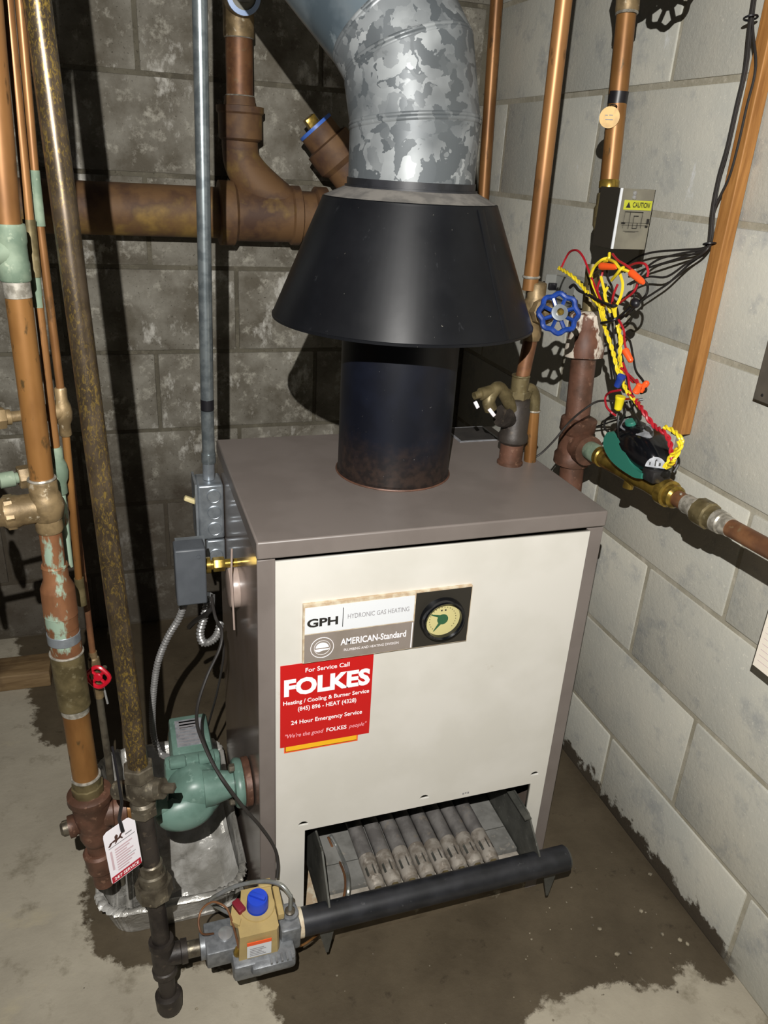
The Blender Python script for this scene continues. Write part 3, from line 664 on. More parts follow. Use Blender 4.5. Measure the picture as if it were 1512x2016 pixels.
# tubes
c = P(x1-.014, .0, .034); b1 = at(572, 1790, Y=c[1]); b1[2] = max(b1[2], c[2])
MB().tube([c, c+V(.001, 0, .030), at(570, 1762, Y=c[1]), at(553, 1742, Y=c[1]+.012), at(520, 1735, Y=c[1]+.03), at(470, 1743, Y=c[1]+.05), at(432, 1760, Y=c[1]+.06), at(415, 1776, Y=c[1]+.07), at(455, 1800, Y=c[1]+.03)], .0034, 10, 7).build('bent_tube', 'alu_tube', gv, 'thin bent aluminium pilot tube')
MB().lathe(c-up*.004, up, [(0, .008), (.008, .008), (.010, .005)], 16).build('tube_nut', 'galv_fit', gv)
e = P(x0+.046, .030, .012)
MB().tube([e, e+V(0, 0, .022), at(452, 1800, Y=e[1]+.02), at(440, 1783, Y=e[1]+.03), at(418, 1776, Y=e[1]+.04), at(398, 1790, Y=e[1]+.04), at(391, 1815, Y=e[1]+.03), at(398, 1838, Y=e[1]+.02), at(420, 1838, Y=e[1]+.03)], .0016, 8, 7).build('capillary', 'copper_dull', gv)
MB().lathe(e-up*.002, up, [(0, .0065), (.006, .0065), (.014, .0035)], 14).build('capillary_nut', 'brass', gv)
MB().tube([P(x1-.005, .02, -.02), at(592, 1862, Y=BY-.005), at(612, 1850, Y=BY+.0), at(650, 1820, Y=BY+.04)], .0019, 8, 6).build('copper_lead', 'copper_warm', gv)

# ================================================================== SERVICE TAG
ty = -.092
cpx = ((198, 1645), (262, 1606), (280, 1697), (220, 1742))
def _tag(dl): return [at(*cpx[0], Y=ty), at(*cpx[1], Y=ty+dl), at(*cpx[2], Y=ty+dl), at(*cpx[3], Y=ty)]
cs = min((_tag(d) for d in np.linspace(-.08, .05, 66)), key=lambda c: abs(np.dot(unit(c[2]-c[3]), unit(c[0]-c[3]))))
tgc = (cs[0]+cs[1]+cs[2]+cs[3])/4
tg = thing('service_tag', 'white printed card tag hanging by a dark strap on the gas pipe', 'tag', tgc)
tu = unit(cs[2]-cs[3]); tv = cs[0]-cs[3]; tv = unit(tv-tu*np.dot(tv, tu)); tw = np.linalg.norm(cs[2]-cs[3])*.98; th_ = np.linalg.norm(cs[0]-cs[3])*.99
to = (cs[3]+cs[2])/2-tu*tw/2
rc = lambda: [(.004, 0), (tw-.004, 0), (tw-.001, .001), (tw, .004), (tw, th_-.012), (tw-.008, th_-.001), (tw-.011, th_), (.006, th_), (.001, th_-.003), (0, th_-.007), (0, .004), (.001, .001)]
MB().prism(rc(), to, tu, tv, .0007).build('card', 'white', tg, smooth=False)
tn = np.cross(tu, tv); tf = to+tn*.0008
strips('red_band', 'red_band', tg, tf, tu, tv, [(.001, .001, tw-.001, .012)], .0002)
text('24/7 SERVICE', tf+tn*.0004+tu*(tw*.5)+tv*.004, tu, tv, 'white_print', tg, width=tw*.8, h=.005, bold=.02)
strips('printed_lines', 'ink_pink', tg, tf, tu, tv, [(.012, .016+.0045*i, tw*(.62+.2*((i*7) % 3)/2), .0185+.0045*i) for i in range(9)]+[(.005, .022, .008, .055)], .0002)
strips('printed_rule', 'ink_gray', tg, tf, tu, tv, [(.004, .060, tw-.003, .0612), (.030, .066, .040, .068), (tw*.62, .030, tw-.006, .031)], .0002)
h0 = tf+tu*.006+tv*.066
mb = MB()
for poly in ([(0, .002), (.008, .004), (.014, .0035), (.018, .008), (.021, .009), (.022, .007), (.019, .005), (.017, .001), (.011, .000), (.005, .001)], [(.005, .002), (.001, -.003), (-.002, -.002), (.002, .003)], [(.010, .001), (.008, -.003), (.0095, -.0035), (.013, .001)], [(.016, .002), (.019, -.002), (.0205, -.001), (.018, .003)], [(.009, .004), (.009, .009), (.012, .011), (.014, .008), (.013, .004)]):
    mb.prism(poly, h0, tu, tv, .0002)
mb.build('galloping_horse_emblem', 'ink_brown', tg)
hole = to+tu*(tw*.56)+tv*(th_-.013)
MB().tube([at(221, 1470, Y=ty+.02), at(232, 1530, Y=ty+.012), at(240, 1580, Y=ty+.002), hole+tv*.02-tn*.0, hole+tn*.003], [.0016, .0016, .0022, .0024, .0026, .0026], 8, 1).build('strap', 'black', tg, 'dark plastic strap')

# ================================================================== RETURN PIPE (large copper, left)
RY = .085
q = lambda x, y: at(x, y, Y=RY)
ra = thing('return_pipe', 'large copper pipe stack with green patina fittings down to a rusty valve at left', 'pipe', V(-.246, RY, .15))
def seg(mb, a, b, r, **k): return mb.cyl(q(*a), q(*b), r, **k)
seg(MB(), (-63, -420), (14, 440), .0145).build('copper_pipe', 'copper', ra)
p0, p1 = q(17, 440), q(31, 553); dv = unit(p1-p0); L = np.linalg.norm(p1-p0); c = lerp(p0, p1, .48)
MB().lathe(p0, dv, [(0, .0162), (.003, .0172), (L*.3, .0172), (L*.36, .0162), (L*.62, .0162), (L*.68, .0172), (L-.002, .0172), (L, .0158)], 28).lathe(c, V(-1, -.25, 0), [(0, .0155), (.028, .0155), (.030, .0172), (.05, .0172)], 24).build('tee', 'patina', ra, 'tee with pale green patina')
seg(MB(), (31, 552), (36, 585), .0150).build('solder_band', 'solder', ra)
seg(MB(), (33, 560), (83, 945), .0143).build('copper_pipe', 'copper_warm', ra)
p0, p1 = q(82, 942), q(99, 1045); dv = unit(p1-p0); L = np.linalg.norm(p1-p0); c = lerp(p0, p1, .52); bx = V(-1, -.12, -.06)
vb = MB().lathe(p0, dv, [(0, .0160), (.004, .0175), (L*.26, .0172), (L*.30, .0190), (L*.5, .0225), (L*.72, .0190), (L*.76, .0165), (L-.004, .0170), (L, .0155)], 28).lathe(c, bx, [(0, .019), (.030, .0195), (.034, .021), (.048, .0205), (.052, .017), (.072, .0155), (.074, .010)], 24).build('gate_valve', 'bronze', ra, 'bronze gate valve with a stem to the left')
MB().torus(q(82, 942), dv, .0155, .002, 28, 6).build('solder_ring', 'solder', ra)
bxu = unit(bx); MB().cyl(c+bxu*.07, c+bxu*.125, .0045, n=12).build('stem', 'bronze', vb); MB().wheel(c+bxu*.118, bxu, .033, 6).build('handwheel', 'wheel_red', vb)
MB().hexn(c+bxu*.036, c+bxu*.048, .0225).build('bonnet_nut', 'bronze', vb)
seg(MB(), (98, 1040), (108, 1118), .0141).build('copper_pipe', 'copper_patina', ra)
p0, p1 = q(107, 1110), q(123, 1232); dv = unit(p1-p0); L = np.linalg.norm(p1-p0)
MB().lathe(p0, dv, [(0, .0160), (.003, .0170), (.004, .0160), (L*.22, .0162), (L*.36, .0215), (L*.40, .0218), (L*.78, .0218), (L*.79, .0222), (L*.80, .0214), (L, .0214)], 32).build('reducer', 'copper_patina', ra, 'copper reducer streaked with green patina')
seg(MB(), (122, 1225), (133, 1290), .0206).build('copper_pipe', 'copper_patina', ra)
MB().lathe(q(124.5, 1243), dv, [(0, .0212), (.0005, .0217), (.014, .0217), (.0145, .0208)], 32).build('hose_band', 'box_steel', ra)
MB().torus(q(131, 1283), dv, .0213, .0018, 32, 8).build('solder_ring', 'solder', ra)
p0, p1 = q(131, 1284), q(147, 1388); dv = unit(p1-p0); L = np.linalg.norm(p1-p0)
MB().lathe(p0, dv, [(0, .0208), (.001, .0222), (L*.45, .0220), (L*.47, .0217), (L-.001, .0220), (L, .0200)], 32).build('coupling', 'brass_dull', ra)
seg(MB(), (147, 1384), (148.5, 1400), .0192).build('solder_band', 'solder', ra)
seg(MB(), (146, 1382), (169, 1530), .0186, n=32).build('copper_pipe', 'copper_warm', ra)
MB().torus(q(169, 1527), dv, .0192, .0026, 32, 8).build('solder_ring', 'solder', ra)
p0, p1 = q(169, 1529), q(176, 1566); dv = unit(p1-p0); L = np.linalg.norm(p1-p0)
MB().lathe(p0, dv, [(0, .0205), (L*.35, .0213), (L*.38, .0235), (L*.9, .0235), (L, .021)], 10).build('hex_adapter', 'brass_dull', ra)
p0, p1 = q(175, 1556), q(191, 1652); dv = unit(p1-p0); L = np.linalg.norm(p1-p0); c = lerp(p0, p1, .48)
PZ = c[2]; PUY = c[1]
fc = MB().lathe(p0, dv, [(0, .026), (.004, .0325), (.014, .0330), (.020, .0285), (L*.4, .0275), (L*.62, .0270), (L*.72, .0230), (L*.78, .0240), (L*.88, .0240), (L, .0200)], 32)
fc.lathe(c, X_, [(0, .022), (.030, .022), (.032, .0255), (.050, .0255), (.051, .020)], 24).lathe(c+Z_*-.01, V(-1, -.1, -.1), [(0, .015), (.026, .015), (.028, .0175), (.036, .0175)], 10)
fc.build('flow_valve', 'rust_iron', ra, 'rusty brown cast valve body', ang=50)
cn = unit(V(-1, -.1, -.1)); MB().lathe(c+Z_*-.01+cn*.034, cn, [(0, .012), (.010, .012), (.014, .008)], 16).build('side_plug', 'galv_fit', ra)
seg(MB(), (190, 1648), (206, 1735), .0165).build('lower_nipple', 'rust_iron', ra)
p0, p1 = q(193, 1672), q(200, 1708); dv = unit(p1-p0); L = np.linalg.norm(p1-p0)
MB().lathe(p0, dv, [(0, .020), (.004, .0235), (.012, .0225), (L-.002, .0205), (L, .017)], 28).build('lower_coupling', 'rust_iron', ra)
PL = c+X_*.045
MB().cyl(PL, PL+X_*.02, .0185, n=24).build('copper_stub', 'copper_warm', ra)

# ================================================================== CIRCULATOR PUMP
pc = V(-.088, PUY-.008, PZ+.002); px0 = PL[0]+.016
cp = thing('circulator_pump', 'sea green cast circulator pump with a label on its motor left of boiler', 'pump', pc)
mb = MB().lathe(pc+Y_*.052-Z_*.008, -Y_, [(0, .040), (.008, .043), (.040, .043), (.052, .039), (.060, .030), (.065, .017), (.066, .001)], 40)
mb.lathe(V(px0, PUY-.004, PZ), X_, [(0, .030), (.010, .030), (.012, .019), (.05, .019)], 24)
mb.lathe(V(-.016, PUY, PZ+.010), -X_, [(0, .022), (.016, .021), (.045, .028), (.06, .030)], 24)
mb.build('volute', 'pump_green', cp, ang=50)
MB().lathe(pc+V(-.018, -.004, -.020), unit(V(.1, -1, .30)), [(0, .036), (.008, .034), (.016, .026), (.020, .012), (.0205, .001)], 28, sx=1.30, sy=.85).build('volute_cheek', 'pump_green', cp)
MB().lathe(V(-.014, PUY, PZ+.010), -X_, [(0, .041), (.004, .043), (.010, .043), (.014, .040), (.015, .022)], 32, sx=1.0, sy=.85).build('outlet_flange', 'pump_green', cp)
MB().lathe(V(-.0135, PUY, PZ+.010), X_, [(0, .040), (.002, .042), (.011, .042), (.0125, .039)], 32, sx=1.0, sy=.88).build('boiler_flange', 'copper_patina' if 0 else 'rust_iron', cp, 'rusty mating flange on the boiler side')
my0 = pc[1]+.050
mb = MB().obox(pc+V(0, .054, .0), (.090, .024, .078), X_, Y_, .007)
mb.build('motor_bracket', 'pump_green', cp)
for sx_ in (-.024, .022): MB().obox(pc+V(sx_, .046, .038), (.026, .020, .012), X_, Y_, .003).build('bracket_pad', 'pump_green', cp)
mo = MB().obox(pc+V(.002, .110, -.006), (.070, .088, .068), X_, Y_, .010); mh = mo.build('motor_housing', 'pump_green', cp)
MB().obox(pc+V(.002, .116, .026), (.066, .100, .018), X_, Y_, .006).build('terminal_cover', 'pump_green', mh)
lo_ = pc+V(.002, .118, .0353)
lb = MB().obox(lo_, (.046, .068, .001), X_, Y_).build('rating_label', 'label_gray', cp, 'grey printed rating label')
strips('label_print', 'ink_gray', lb, lo_+Z_*.0008, X_, Y_, [(-.020, -.030+.008*i, .020-.006*(i % 3), -.0265+.008*i) for i in range(8)]+[(-.016, .012, .016, .030)], .0002)
for dz_ in (-.034, .036): MB().lathe(V(-.027, PUY-.004, PZ+.010+dz_), -X_, [(0, .007), (.008, .007), (.010, .004)], 6).build('flange_bolt', 'galv_fit', cp)

# ================================================================== FOIL PAN
fpn = V(-.13, .29, 0)
fo = thing('foil_pan', 'crumpled aluminium foil pan on the wet floor under the pump', 'pan', fpn)
def rrect(x0, x1, y0, y1, rad, z, n=8, jit=0.):
    out = []
    for cx, cy, a0 in ((x1-rad, y1-rad, 0), (x0+rad, y1-rad, 90), (x0+rad, y0+rad, 180), (x1-rad, y0+rad, 270)):
        for i in range(n): a = math.radians(a0+90*i/(n-1)); out.append(V(cx+rad*math.cos(a), cy+rad*math.sin(a), z))
    res = []
    m = len(out)
    for i in range(m):
        for t in (0, .25, .5, .75):
            p = lerp(out[i], out[(i+1) % m], t); res.append(p+V(random.uniform(-jit, jit), random.uniform(-jit, jit), random.uniform(-jit, jit)))
    return res
fa, fb, fy0, fy1 = -.262, -.004, .072, .488
rings = [rrect(fa+.008, fb-.006, fy0+.012, fy1-.010, .05, .071, jit=.0012), rrect(fa, fb, fy0, fy1, .055, .078, jit=.0018), rrect(fa+.003, fb-.003, fy0+.004, fy1-.003, .054, .083, jit=.002), rrect(fa+.012, fb-.010, fy0+.014, fy1-.012, .05, .079, jit=.002),
         rrect(fa+.017, fb-.014, fy0+.024, fy1-.02, .046, .045, jit=.004), rrect(fa+.024, fb-.018, fy0+.034, fy1-.03, .042, .008, jit=.002)]
bm_ = MB().loft(rings, caps=False); n = len(rings[0]); bm_.f.append(tuple(len(rings[0])*5+k for k in range(n)))
MB().loft([rrect(fa+.006, fb-.005, fy0+.008, fy1-.006, .05, .074, jit=.0008), rrect(fa+.013, fb-.011, fy0+.02, fy1-.016, .046, .040, jit=.002), rrect(fa+.022, fb-.016, fy0+.030, fy1-.026, .042, .001, jit=.0)], caps=False).build('outer_wall', 'foil', fo, ang=80)
bm_.build('basin', 'foil', fo, ang=80)
# crumpled sheet standing in the pan against the boiler side
N = 22; vs = []; fs = []; rz_ = np.zeros((N+1, N+1))
for _ in range(26):
    cx_, cy_, an, ln, hh = random.random(), random.random(), random.uniform(0, math.pi), random.uniform(.15, .5), random.uniform(-.006, .010)
    for j in range(N+1):
        for i in range(N+1):
            dx_, dy_ = i/N-cx_, j/N-cy_; a_ = dx_*math.cos(an)+dy_*math.sin(an); b_ = -dx_*math.sin(an)+dy_*math.cos(an)
            if abs(a_) < ln: rz_[j, i] += hh*max(0, 1-abs(b_)/.10)*(1-(a_/ln)**2)
for j in range(N+1):
    for i in range(N+1):
        s, t = i/N, j/N; e_ = .030*max(0, s-.80)/.2+.020*max(0, t-.72)/.28
        vs.append((-.150+.136*s-.012*t, .098+.20*t+.012*math.sin(5*s)*t, .012+.020*t+e_+max(-.008, rz_[j, i])+random.uniform(-.0012, .0012)))
for j in range(N):
    for i in range(N): fs.append((j*(N+1)+i, j*(N+1)+i+1, (j+1)*(N+1)+i+1, (j+1)*(N+1)+i))
MB().add(vs, fs).build('crumpled_fold', 'foil', fo, ang=18)

# ================================================================== THIN PIPES LEFT (behind)
def gatev(mb, p0, p1, rp, rb, c, bx, bl):
    dv = unit(np.asarray(p1)-p0); L = np.linalg.norm(np.asarray(p1)-p0); bx = unit(bx)
    mb.lathe(p0, dv, [(0, rp*1.1), (.002, rp*1.35), (L*.24, rp*1.3), (L*.36, rb*.9), (L*.5, rb), (L*.66, rb*.9), (L*.76, rp*1.3), (L-.002, rp*1.35), (L, rp*1.1)], 24)
    mb.lathe(c, bx, [(0, rb*.95), (bl*.4, rb*.95), (bl*.42, rb*1.1), (bl*.6, rb*1.1), (bl*.63, rb*.6), (bl*.9, rb*.6), (bl*.91, rb*.85), (bl*1.2, rb*.85), (bl*1.22, rb*.35), (bl*1.8, rb*.3)], 20)
    return mb
TY = .135
g2 = lambda x, y: at(x, y, Y=TY)
t2 = thing('thin_supply_pipe', 'thin copper pipe with pale green valve second from left', 'pipe', g2(130, 1100))
MB().cyl(g2(-25, -420), g2(58, 440), 0.0056, n=18).cyl(g2(67, 520), g2(110, 885), 0.0054, n=18).build('copper_pipe', 'copper', t2)
MB().cyl(g2(57, 432), g2(69, 545), 0.0072, n=18).build('long_coupling', 'brass_dull', t2)
MB().cyl(g2(68, 535), g2(76, 605), 0.0059, n=18).build('patina_sleeve', 'patina', t2)
p0, p1 = g2(109, 880), g2(122, 972)
gv2 = gatev(MB(), p0, p1, .0060, .0120, lerp(p0, p1, .5), V(-1, -.30, -.02), .06).build('gate_valve', 'patina', t2, 'green tarnished gate valve')
MB().cyl(g2(121, 965), g2(137, 1115), 0.0049, n=14).build('lower_pipe', 'copper_patina', t2)
bx = unit(V(-1, -.30, -.02)); c = lerp(p0, p1, .5)
MB().hexn(c+bx*.032, c+bx*.050, .0150).build('bonnet_nut', 'bronze', gv2); MB().wheel(c+bx*.112, bx, .028, 6).build('handwheel', 'bronze', gv2)
g3 = lambda x, y: at(x, y, Y=.150)
t3 = thing('thin_return_pipe', 'thin copper pipe third from left with a small bronze valve', 'pipe', g3(160, 1190))
MB().cyl(g3(2, -420), g3(68, 340), 0.0051, n=18).cyl(g3(78, 440), g3(119, 765), 0.0051, n=18).build('copper_pipe', 'copper', t3)
MB().cyl(g3(67, 335), g3(79, 445), 0.0061, n=18).build('patina_sleeve', 'patina', t3)
p0, p1 = g3(118, 763), g3(130, 858)
gv3 = gatev(MB(), p0, p1, .0058, .0115, lerp(p0, p1, .48), V(-1, -.35, .02), .07).build('gate_valve', 'bronze', t3)
c = lerp(p0, p1, .48); bx = unit(V(-1, -.35, .02)); MB().hexn(c+bx*.070, c+bx*.088, .0140).build('bonnet_nut', 'bronze', gv3); MB().wheel(c+bx*.132, bx, .028, 6).build('handwheel', 'bronze', gv3)
MB().cyl(g3(129, 850), g3(155, 1140), 0.0051, n=18).build('lower_pipe', 'copper_warm', t3)
MB().cyl(g3(155, 1138), g3(162, 1190), 0.0066, n=18).build('end_coupling', 'brass_dull', t3)
g4 = lambda x, y: at(x, y, Y=.200)
t4 = thing('drain_pipe', 'narrow copper drain pipe with a red handled valve left of the gas pipe', 'pipe', g4(205, 1480))
MB().cyl(g4(132, 880), g4(183, 1290), 0.0048, n=16).build('copper_pipe', 'copper_dull', t4)
p0, p1 = g4(182, 1283), g4(196, 1372)
MB().lathe(p0, unit(p1-p0), [(0, .0065), (.01, .0065), (.012, .0086), (.025, .0095), (.045, .008), (np.linalg.norm(p1-p0), .007)], 18).build('drain_valve', 'bronze', t4)
wc = at(193, 1333, Y=.178); wd_ = unit(V(-.35, -1, .1)); MB().wheel(wc, wd_, .0165, 4, r=.0035).build('handwheel', 'wheel_red', t4, 'red handwheel'); MB().cyl(wc, wc-wd_*.03, .004, n=10).build('stem', 'galv_fit', t4)
tl_ = g4(214, 1500); MB().cyl(g4(195, 1368), tl_, .0058, n=16).cyl(tl_, V(tl_[0], tl_[1], .012), 0.0059, n=16).build('tailpiece', 'galv_fit', t4)
MB().cyl(g4(204, 1352), g4(212, 1385), 0.0018, n=8).build('bleeder_pin', 'steel_pin', t4)

# ================================================================== PLANK
pa, pb = V(-.95, .915, 0), V(-.375, .905, 0); pd = unit(pb-pa)
mono(MB().obox((pa+pb)/2+Z_*.022, (np.linalg.norm(pb-pa), .085, .044), pd, V(-pd[1], pd[0], 0), .003), 'wood_plank', 'plank', 'weathered wooden plank lying on the floor at the far left', 'plank', (pa+pb)/2)

# ================================================================== CONDUIT AND BOXES
CY = .352
ec = thing('electrical_conduit', 'straight galvanised conduit running down to the steel switch box', 'conduit', at(411, 935, Y=CY))
MB().cyl(at(385.4, -420, Y=CY), at(408, 795, Y=CY), .0105, n=24).cyl(at(408, 808, Y=CY), at(411, 900, Y=CY), .0105, n=24).build('tube', 'conduit', ec)
MB().cyl(at(407.8, 786, Y=CY), at(408.3, 806, Y=CY), .0108, n=24).build('tape_band', 'black', ec, 'black tape band')
MB().cyl(at(410.3, 892, Y=CY), at(410.7, 910, Y=CY), .0118, n=24).build('coupling', 'conduit', ec); MB().cyl(at(410.5, 905, Y=CY), at(411, 942, Y=CY), .0100, n=20).build('connector', 'box_steel', ec)
b0_ = at(388, 957, Y=CY-.028); b1_ = at(443, 1060, Y=CY-.028); bt = at(410, 938, Y=CY+.02)[2]
jb = thing('switch_box', 'shiny steel switch box with knockouts below the conduit', 'electrical box', (-.02, CY, b1_[2]))
MB().box((b0_[0], CY-.028, b1_[2]), (b1_[0], CY+.030, b0_[2])).build('box', 'box_steel', jb, bevel=.004)
mb = MB(); cx_ = (b0_[0]+b1_[0])/2+.005; hz = b0_[2]-b1_[2]
for f in (.80, .50, .20): cc_ = V(cx_, CY-.0285, b1_[2]+hz*f); MB().torus(cc_, -Y_, .0118, .0009, 24, 6).cyl(cc_, cc_-Y_*.0012, .0110, .0103, 24).build('knockout', 'box_steel', jb)
MB().box((b0_[0]-.004, CY-.030, b1_[2]-.003), (b0_[0], CY+.032, b0_[2]+.003)).build('cover_plate', 'box_steel', jb)
tz = b1_[2]+hz*.62; MB().obox(V(b0_[0]-.010, CY-.004, tz+.004), (.022, .010, .008), unit(V(1, 0, -.5)), Y_, .002).build('toggle', 'switch_ivory', jb, 'ivory toggle')
lb_ = MB().box((b0_[0]+.012, CY-.026, b1_[2]-.062), (b1_[0], CY+.028, b1_[2]-.003)); jb2 = thing('junction_box', 'second steel knockout box directly beneath the switch box', 'electrical box', (-.01, CY, b1_[2]-.062))
lb_.build('box', 'box_steel', jb2, bevel=.003)
c = V((b0_[0]+.012+b1_[0])/2, CY-.0265, b1_[2]-.032); MB().torus(c, -Y_, .0118, .0009, 24, 6).cyl(c, c-Y_*.0012, .0108, .0103, 24).build('knockout', 'box_steel', jb2)
# relay
RYY = .150
r0, r1 = at(343, 1086, Y=RYY), at(409, 1188, Y=RYY)
rl = thing('relay_box', 'grey rectangular control relay box in front of the steel boxes', 'control box', ((r0[0]+r1[0])/2, RYY+.03, r1[2]))
dpt = at(340, 1064, Z=r0[2])[1]-RYY
MB().box((r0[0], RYY, r1[2]), (r1[0], RYY+dpt, r0[2])).build('cover', 'relay_gray', rl, bevel=.0025)
MB().box((r0[0]+.004, RYY+dpt, r1[2]+.002), (r1[0]+.003, RYY+dpt+.012, r0[2]-.002)).build('back_plate', 'box_steel', rl)
MB().cyl(V((r0[0]+r1[0])/2+.012, RYY, r0[2]-.012), V((r0[0]+r1[0])/2+.012, RYY-.0015, r0[2]-.012), .003, n=12).build('cover_screw', 'relay_gray', rl)
wz = at(438, 1110, Y=.19)[2]
MB().cyl(V(r1[0], .19, wz), V(r1[0]+.010, .19, wz), .013, n=24).cyl(V(r1[0]+.01, .19, wz), V(r1[0]+.016, .19, wz), .008, n=16).hexn(V(r1[0]+.014, .19, wz), V(r1[0]+.032, .19, wz), .0115).cyl(V(r1[0]+.03, .19, wz), V(.002, .19, wz), .0072, n=16).build('brass_well', 'brass', rl, 'brass immersion well')
def cable(name, pts, r, m, label, cat, sm=8, n=8, arm=False, group=None):
    P = spline(pts, sm); mb = MB()
    if arm:
        Q = []; acc = 0; R = []
        for i in range(len(P)-1):
            L = np.linalg.norm(P[i+1]-P[i]); k = max(2, int(L/.0013))
            for t in range(k): Q.append(lerp(P[i], P[i+1], t/k))
        mb.tube(Q, [r*(1+.16*math.cos(i*math.pi*.5)) for i in range(len(Q))], 9)
    else: mb.tube(P, r, n)
    return mono(mb, name, m, label, cat, pts[-1], group)
cable('armored_cable', [at(362, 1190, Y=.19), at(352, 1218, Y=.20), at(330, 1255, Y=.21), at(312, 1300, Y=.22), at(304, 1345, Y=.23), at(300, 1400, Y=.24), at(303, 1450, Y=.25), at(318, 1485, Y=.24), at(345, 1492, Y=.2)], .0052, 'armor', 'flexible armored cable curving down from the relay box to the pump', 'cable', arm=True)
cable('armored_cable', [at(412, 1170, Y=.22), at(402, 1215, Y=.22), at(394, 1245, Y=.22), at(400, 1265, Y=.22), at(416, 1262, Y=.22), at(428, 1248, Y=.23), at(434, 1225, Y=.25)], .0062, 'armor', 'short looped armored cable beside the beige side cap', 'cable', arm=True)
cable('black_cable', [at(416, 1175, Y=.2), at(424, 1215, Y=.19), at(436, 1240, Y=.17), at(433, 1275, Y=.15), at(408, 1330, Y=.13), at(390, 1385, Y=.10), at(388, 1425, Y=.07), at(400, 1462, Y=.04), at(420, 1505, Y=.012), at(446, 1545, Y=-.012), at(480, 1590, Y=-.016), at(515, 1630, Y=-.012), at(540, 1668, Y=-.016), at(547, 1700, Y=-.025), at(545, 1728, Y=-.035)], .0026, 'cable_gray', 'long black cable hanging over the pump down to the gas valve', 'cable')
cable('black_cable', [at(436, 1245, Y=.19), at(440, 1290, Y=.18), at(428, 1360, Y=.2), at(412, 1420, Y=.25), at(405, 1440, Y=.28)], .0020, 'cable_gray', 'thin black cable dropping behind the pump motor', 'cable')
cable('black_cable', [at(420, 1170, Y=.21), at(418, 1195, Y=.2), at(404, 1210, Y=.2), at(385, 1222, Y=.22), at(372, 1235, Y=.24)], .0040, 'wire_black', 'thick black cable tangled under the relay box', 'cable')

# ================================================================== BACK WALL DRAIN LINE
DY = 1.03; dz = (at(300, 365, Y=DY-.05)[2]+at(300, 468, Y=DY-.045)[2])/2; dr_ = .055
sl = thing('cast_iron_drain', 'horizontal brown cast iron drain line with branches along the back wall', 'drain pipe', V(.1, DY, dz))
MB().cyl(V(-1.4, DY, dz), V(.72, DY, dz), dr_, n=40).build('main_pipe', 'drain_iron', sl)
xh = at(445, 420, Y=DY-.05)[0]; xe = at(588, 420, Y=DY-.05)[0]
MB().lathe(V(xh-.012, DY, dz), X_, [(0, .058), (.003, .070), (.035, .070), (.042, .060), (xe-xh, .060), (xe-xh+.004, .066), (xe-xh+.022, .066), (xe-xh+.026, .056)], 40).build('hub', 'drain_iron', sl)
bc = at(473, 240, Y=DY); j = at(560, 410, Y=DY); dd_ = at(473, 300, Y=DY)
MB().tube([bc, dd_, at(485, 335, Y=DY), at(515, 372, Y=DY), j, V(j[0]+.02, DY, dz)], [.040, .040, .040, .040, .040, .041, .042, .043, .044, .045, .046, .047, .048], 24, 4).build('branch', 'drain_iron', sl)
zt_, zb_ = at(473, 207, Y=DY-.05)[2], at(473, 272, Y=DY-.05)[2]
MB().lathe(V(bc[0], DY, zb_-.006), Z_, [(0, .040), (.006, .048), (zt_-zb_-.010, .048), (zt_-zb_-.006, .052), (zt_-zb_+.006, .052), (zt_-zb_+.007, .036)], 32).build('branch_hub', 'drain_iron', sl)
w0 = at(668, 372, Y=DY-.02); w0[2] = dz+.01; wd2 = unit(at(622, 250, Y=DY-.05)-w0); w1 = at(622, 252, Y=DY-.05); L = np.linalg.norm(w1-w0)
wd2 = unit(V(-.64, .14, .74)); w0 = w1-wd2*L
MB().lathe(w0, wd2, [(0, .044), (L*.5, .044), (L*.56, .054), (L*.80, .054), (L*.82, .042), (L, .041)], 32).build('cleanout_branch', 'drain_iron', sl)
MB().lathe(w1, wd2, [(-.002, .0425), (.005, .0425), (.006, .03)], 32).build('cleanout_ring', 'ring_blue', sl, 'blue sealing ring'); MB().obox(w1+wd2*.015, (.026, .026, .024), X_+Z_*.8, Y_, .002).build('cleanout_plug', 'brass', sl, 'square brass plug')
MB().lathe(V(at(615, 480, Y=DY)[0], DY, dz), X_, [(0, .058), (.004, .066), (.03, .066), (.034, .058)], 36).build('hub', 'drain_iron', sl)
# copper stack on the branch hub
sx_ = bc[0]; z = lambda y: at(466, y, Y=DY-.03)[2]
ck = thing('copper_stack', 'short wide copper stub with cleanout cap rising from the cast iron branch', 'pipe', V(sx_, DY, z(205)))
st_ = lambda mb, a, b, r: mb.cyl(V(sx_, DY, z(a)), V(sx_, DY, z(b)), r, n=32)
st_(MB(), 210, 60, .0290).build('copper_pipe', 'copper_dull', ck)
MB().lathe(V(sx_, DY, z(206)), Z_, [(0, .035), (z(188)-z(206), .0325), (z(188)-z(206)+.001, .029)], 32).build('adapter', 'drain_iron', ck)
for a_ in (187, 70): MB().torus(V(sx_, DY, z(a_)), Z_, .0293, .0022, 32, 6).build('solder_ring', 'solder', ck)
c = V(sx_+.002, DY, z(0)+.004)
MB().cyl(V(sx_, DY, z(70)), V(sx_, DY, z(0)+.10), .0325, n=32).cyl(c, c-Y_*.055, .0345, n=32).build('cleanout_tee', 'bronze', ck)
MB().lathe(c-Y_*.055, -Y_, [(0, .0345), (.006, .0345), (.007, .025)], 32, caps=False).build('cap_ring', 'bluewhite', ck, 'pale blue cap ring'); MB().cyl(c-Y_*.055, c-Y_*.058, .026, n=28).obox(c-Y_*.066, (.022, .018, .022), X_, Y_, .002).build('cap_plug', 'brown_plug', ck)

